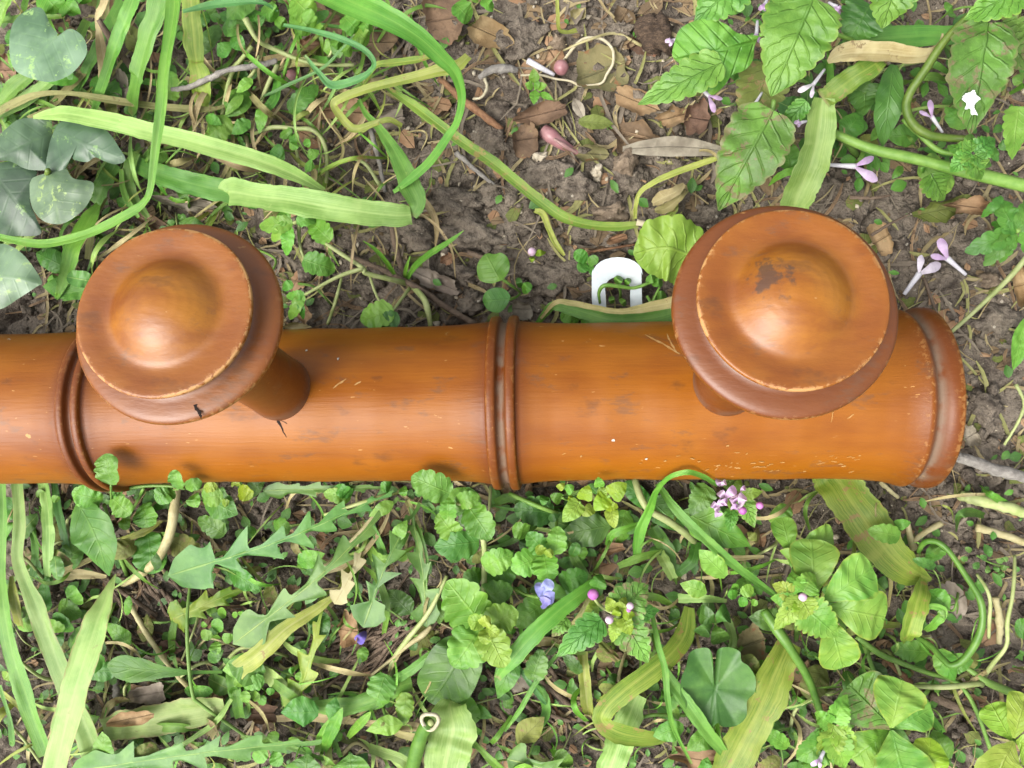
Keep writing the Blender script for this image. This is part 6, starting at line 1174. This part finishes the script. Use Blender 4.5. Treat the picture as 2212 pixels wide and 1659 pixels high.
while cnt < 105:
    x, y = rng.uniform(-30, 900), rng.uniform(-30, 470)
    a = rng.choice((rng.uniform(0, 6.28), rng.gauss(1.9, .5))); L = rng.uniform(60, 230); b = rng.uniform(-35, 35); w = rng.choice((4, 5, 6, 8, 10, 14)); hh = rng.uniform(6, 20)
    pts = [(x, y, 2, w * .6), (x + L * .35 * math.cos(a) - b * math.sin(a), y + L * .35 * math.sin(a) + b * math.cos(a), hh, w), (x + L * .7 * math.cos(a) - b * math.sin(a), y + L * .7 * math.sin(a) + b * math.cos(a), hh * rng.uniform(.7, 1.1), w * .9), (x + L * math.cos(a), y + L * math.sin(a), 4, 1.5)]
    if any(p[1] > 640 for p in pts): continue
    mt = rng.choice(('b_mid', 'b_pale', 'b_strawgreen', 'b_yellow', 'b_bright', 'b_straw', 'b_worn', 'b_straw'))
    blade(blab(mt, pts, 'crossing others'), pts, mt, group='thin blades of the tangle above the rail', n=5, nv=5, fold=rng.choice((.2, .4, .6)))
    cnt += 1
for k in range(420):
    x, y = (rng.uniform(-30, 880), rng.uniform(-30, 480)) if k % 5 < 2 else (rng.uniform(-30, 2050), rng.uniform(1060, 1690))
    a = rng.uniform(0, 6.28); L = rng.uniform(40, 170); b = rng.uniform(-30, 30); w = rng.choice((3, 4, 5, 7, 9)); hh = rng.uniform(4, 16)
    pts = [(x, y, 2, w * .6), (x + L * .35 * math.cos(a) - b * math.sin(a), y + L * .35 * math.sin(a) + b * math.cos(a), hh, w), (x + L * .7 * math.cos(a) - b * math.sin(a), y + L * .7 * math.sin(a) + b * math.cos(a), hh * rng.uniform(.7, 1.1), w * .9), (x + L * math.cos(a), y + L * math.sin(a), 4, 1.2)]
    if any(650 < p[1] < 1050 for p in pts): continue
    blade(None, pts, rng.choice(('b_mid', 'b_pale', 'b_strawgreen', 'b_yellow', 'b_bright', 'b_straw', 'b_mid', 'b_pale')), collect=UG, n=4, nv=3, fold=.3)
cnt = 0
while cnt < 90:
    x, y = rng.uniform(-30, 2240), rng.uniform(-30, 1690)
    if not (free(x, y) or rng.random() < .12): continue
    a = rng.uniform(0, 6.28); L = rng.uniform(50, 170); b = rng.uniform(-40, 40); mt = rng.choice(('s_pale', 's_green', 's_straw', 's_pale'))
    pts = [(x, y, 1), (x + L * .33 * math.cos(a) - b * math.sin(a), y + L * .33 * math.sin(a) + b * math.cos(a), rng.uniform(4, 14)), (x + L * .7 * math.cos(a) - b * .6 * math.sin(a), y + L * .7 * math.sin(a) + b * .6 * math.cos(a), rng.uniform(4, 14)), (x + L * math.cos(a), y + L * math.sin(a), 3)]
    if any(680 < p[1] < 1048 for p in pts): continue
    stem(pts, rng.uniform(1.5, 4.2), mt, name='thin_stalk', label=f"thin {BADJ[mt]} stalk trailing low beside the {near(pts[1][0], pts[1][1])}", cat='stalk', group='thin stalks in the undergrowth', m=6)
    cnt += 1

def joined(name, parts, mat, uv=False):
    Vs, Fs, U, o = [], [], [], 0
    for P in parts:
        Vs.append(P[0]); Fs += [tuple(i + o for i in f) for f in P[1]]; o += len(P[0])
        if uv: U.append(P[2])
    ob = mk(name, np.concatenate(Vs), Fs, mat, None, uv=np.concatenate(U) if uv else None, origin=(0, 0, 0)); ob['kind'] = 'stuff'
    return ob
for mt in sorted(UG): put(joined('undergrowth_grass', UG[mt], mt, True), BADJ[mt] + ' thin grass blades matted low in the undergrowth', 'grass')
def straw_piece():
    x, y = nrng.uniform(-200, 200), nrng.uniform(-150, 150); a = nrng.uniform(0, 6.28); L = nrng.gamma(2.2, 5.0) + 3; b = nrng.normal() * L * .15
    t = np.linspace(-.5, .5, 6); cx_ = x + t * L * math.cos(a) - (t * t * 4 - .5) * b * math.sin(a); cy_ = y + t * L * math.sin(a) + (t * t * 4 - .5) * b * math.cos(a)
    z = gz(cx_, cy_) + nrng.uniform(.2, 2.2) + nrng.normal() * t * 1.5
    C = np.stack([cx_, cy_, np.maximum(z, gz(cx_, cy_) + .2)], 1); w = nrng.uniform(.15, .75) * (1 - (2 * t) ** 4 * .7)
    return strip_mesh(C, np.stack([w, w], 1), nv=3, fold=.4)
for nm, mt, k in (('dead_straw', 'b_straw', 900), ('grey_straw', 'b_deadgrey', 900), ('olive_straw', 'b_strawgreen', 700), ('brown_straw', 'l_brown', 500)):
    ob = joined(nm, [straw_piece() for _ in range(k)], mt, True)
    put(ob, {'dead_straw': 'pale dead grass straws strewn over the soil', 'grey_straw': 'grey dead grass bits strewn over the soil', 'olive_straw': 'olive withered grass bits strewn over the soil', 'brown_straw': 'brown rotting grass bits strewn over the soil'}[nm], 'straw')
def twigpiece(cx0, cy0, sx, sy, ang, L):
    p = at_z(cx0 + nrng.normal() * sx, cy0 + nrng.normal() * sy, 2); a = ang + nrng.normal() * .35; t = np.linspace(-.5, .5, 5)
    x = p[0] + t * L * math.cos(a); y = p[1] + t * L * math.sin(a) + nrng.normal() * .8 * t * t * 4
    R = np.full(5, nrng.uniform(.35, .9)); z = gz(x, y) + R + nrng.uniform(0, 2.5)
    return tube_mesh(np.stack([x, y, z], 1), R, 5)
ob = joined('dead_twigs', [twigpiece(840, 1420, 60, 50, .5, nrng.uniform(12, 32)) for _ in range(75)] + [twigpiece(300, 1330, 70, 60, -.6, nrng.uniform(8, 24)) for _ in range(40)] + [twigpiece(1160, 1530, 60, 60, -.7, nrng.uniform(8, 22)) for _ in range(30)], 'twig')
put(ob, 'dark dead twigs piled on the soil below the rail', 'twigs')
def flake():
    x, y = nrng.uniform(-200, 200), nrng.uniform(-150, 150); r = nrng.gamma(2, .9) + .6; n = 7; V = [(0, 0, nrng.uniform(.2, .8))]
    for i in range(n):
        t = 2 * math.pi * i / n; q = r * nrng.uniform(.6, 1.2); V.append((q * math.cos(t), q * math.sin(t) * .7, nrng.uniform(-.3, .8)))
    V = np.array(V); a = nrng.uniform(0, 6.28); c, s_ = math.cos(a), math.sin(a); X = V[:, 0] * c - V[:, 1] * s_ + x; Y = V[:, 0] * s_ + V[:, 1] * c + y
    Zz = np.maximum(gz(X, Y) + .25, float(gz(x, y)) + .5 + V[:, 2]); W = np.stack([X, Y, Zz], 1)
    uv = np.stack([.5 + V[:, 0] / r / 2.6, .5 + V[:, 1] / r / 2], 1)
    return W, [(0, 1 + i, 1 + (i + 1) % n) for i in range(n)], uv
for nm, mt, k, lb in (('leaf_flakes', 'l_brown', 700, 'brown crumbs of dead leaf scattered over the soil'), ('pale_flakes', 'l_tan', 700, 'tan crumbs of dead leaf scattered over the soil'), ('green_flakes', 'l_olive', 600, 'olive crumbs of withered leaf scattered over the soil')):
    put(joined(nm, [flake() for _ in range(k)], mt, True), lb, 'leaf crumbs')
def crumb():
    V0, F = ICO[1]; x, y = nrng.uniform(-205, 205), nrng.uniform(-155, 155); r = nrng.gamma(1.6, .38) + .3
    V = V0 * (1 + .35 * nrng.normal(size=(len(V0), 1))) * r; V = V + np.array([x, y, float(gz(x, y)) + r * .35]); return V, F
def pale_crumb():
    V, F = crumb(); c = V.mean(0); return c + (V - c) * .55, F
put(joined('pale_grit', [pale_crumb() for _ in range(700)], 'pebble'), 'pale gritty crumbs scattered through the soil', 'grit')
put(joined('soil_crumbs', [crumb() for _ in range(9000)], 'soil'), 'loose crumbs of brown soil', 'soil crumbs')
def seedleaf():
    while True:
        px_, py_ = nrng.uniform(-40, 2250), nrng.uniform(-40, 1700)
        if free(px_, py_) or nrng.random() < .06: break
    p = gP(px_, py_, 1.5); out_ = []
    a = nrng.uniform(0, 6.28); L = nrng.uniform(1.8, 6.0); s_ = np.linspace(0, 1, 7); C = np.stack([p[0] + s_ * L * math.cos(a), p[1] + s_ * L * math.sin(a), p[2] + nrng.uniform(.3, 5) + np.sin(s_ * 3) * .3], 1)
    w = np.interp(s_, [0, .2, .5, .8, 1], [.05, .6, 1, .7, 0]) * L * nrng.uniform(.22, .42)
    return strip_mesh(C, np.stack([w, w], 1), nv=5, fold=.2)
put(joined('tiny_seedlings', [seedleaf() for _ in range(1000)], 'l_mid', True), 'tiny green seedling leaves carpeting the soil', 'seedlings')
put(joined('dark_seedlings', [seedleaf() for _ in range(600)], 'l_dark', True), 'tiny dark green leaves in the gaps of the weeds', 'seedlings')
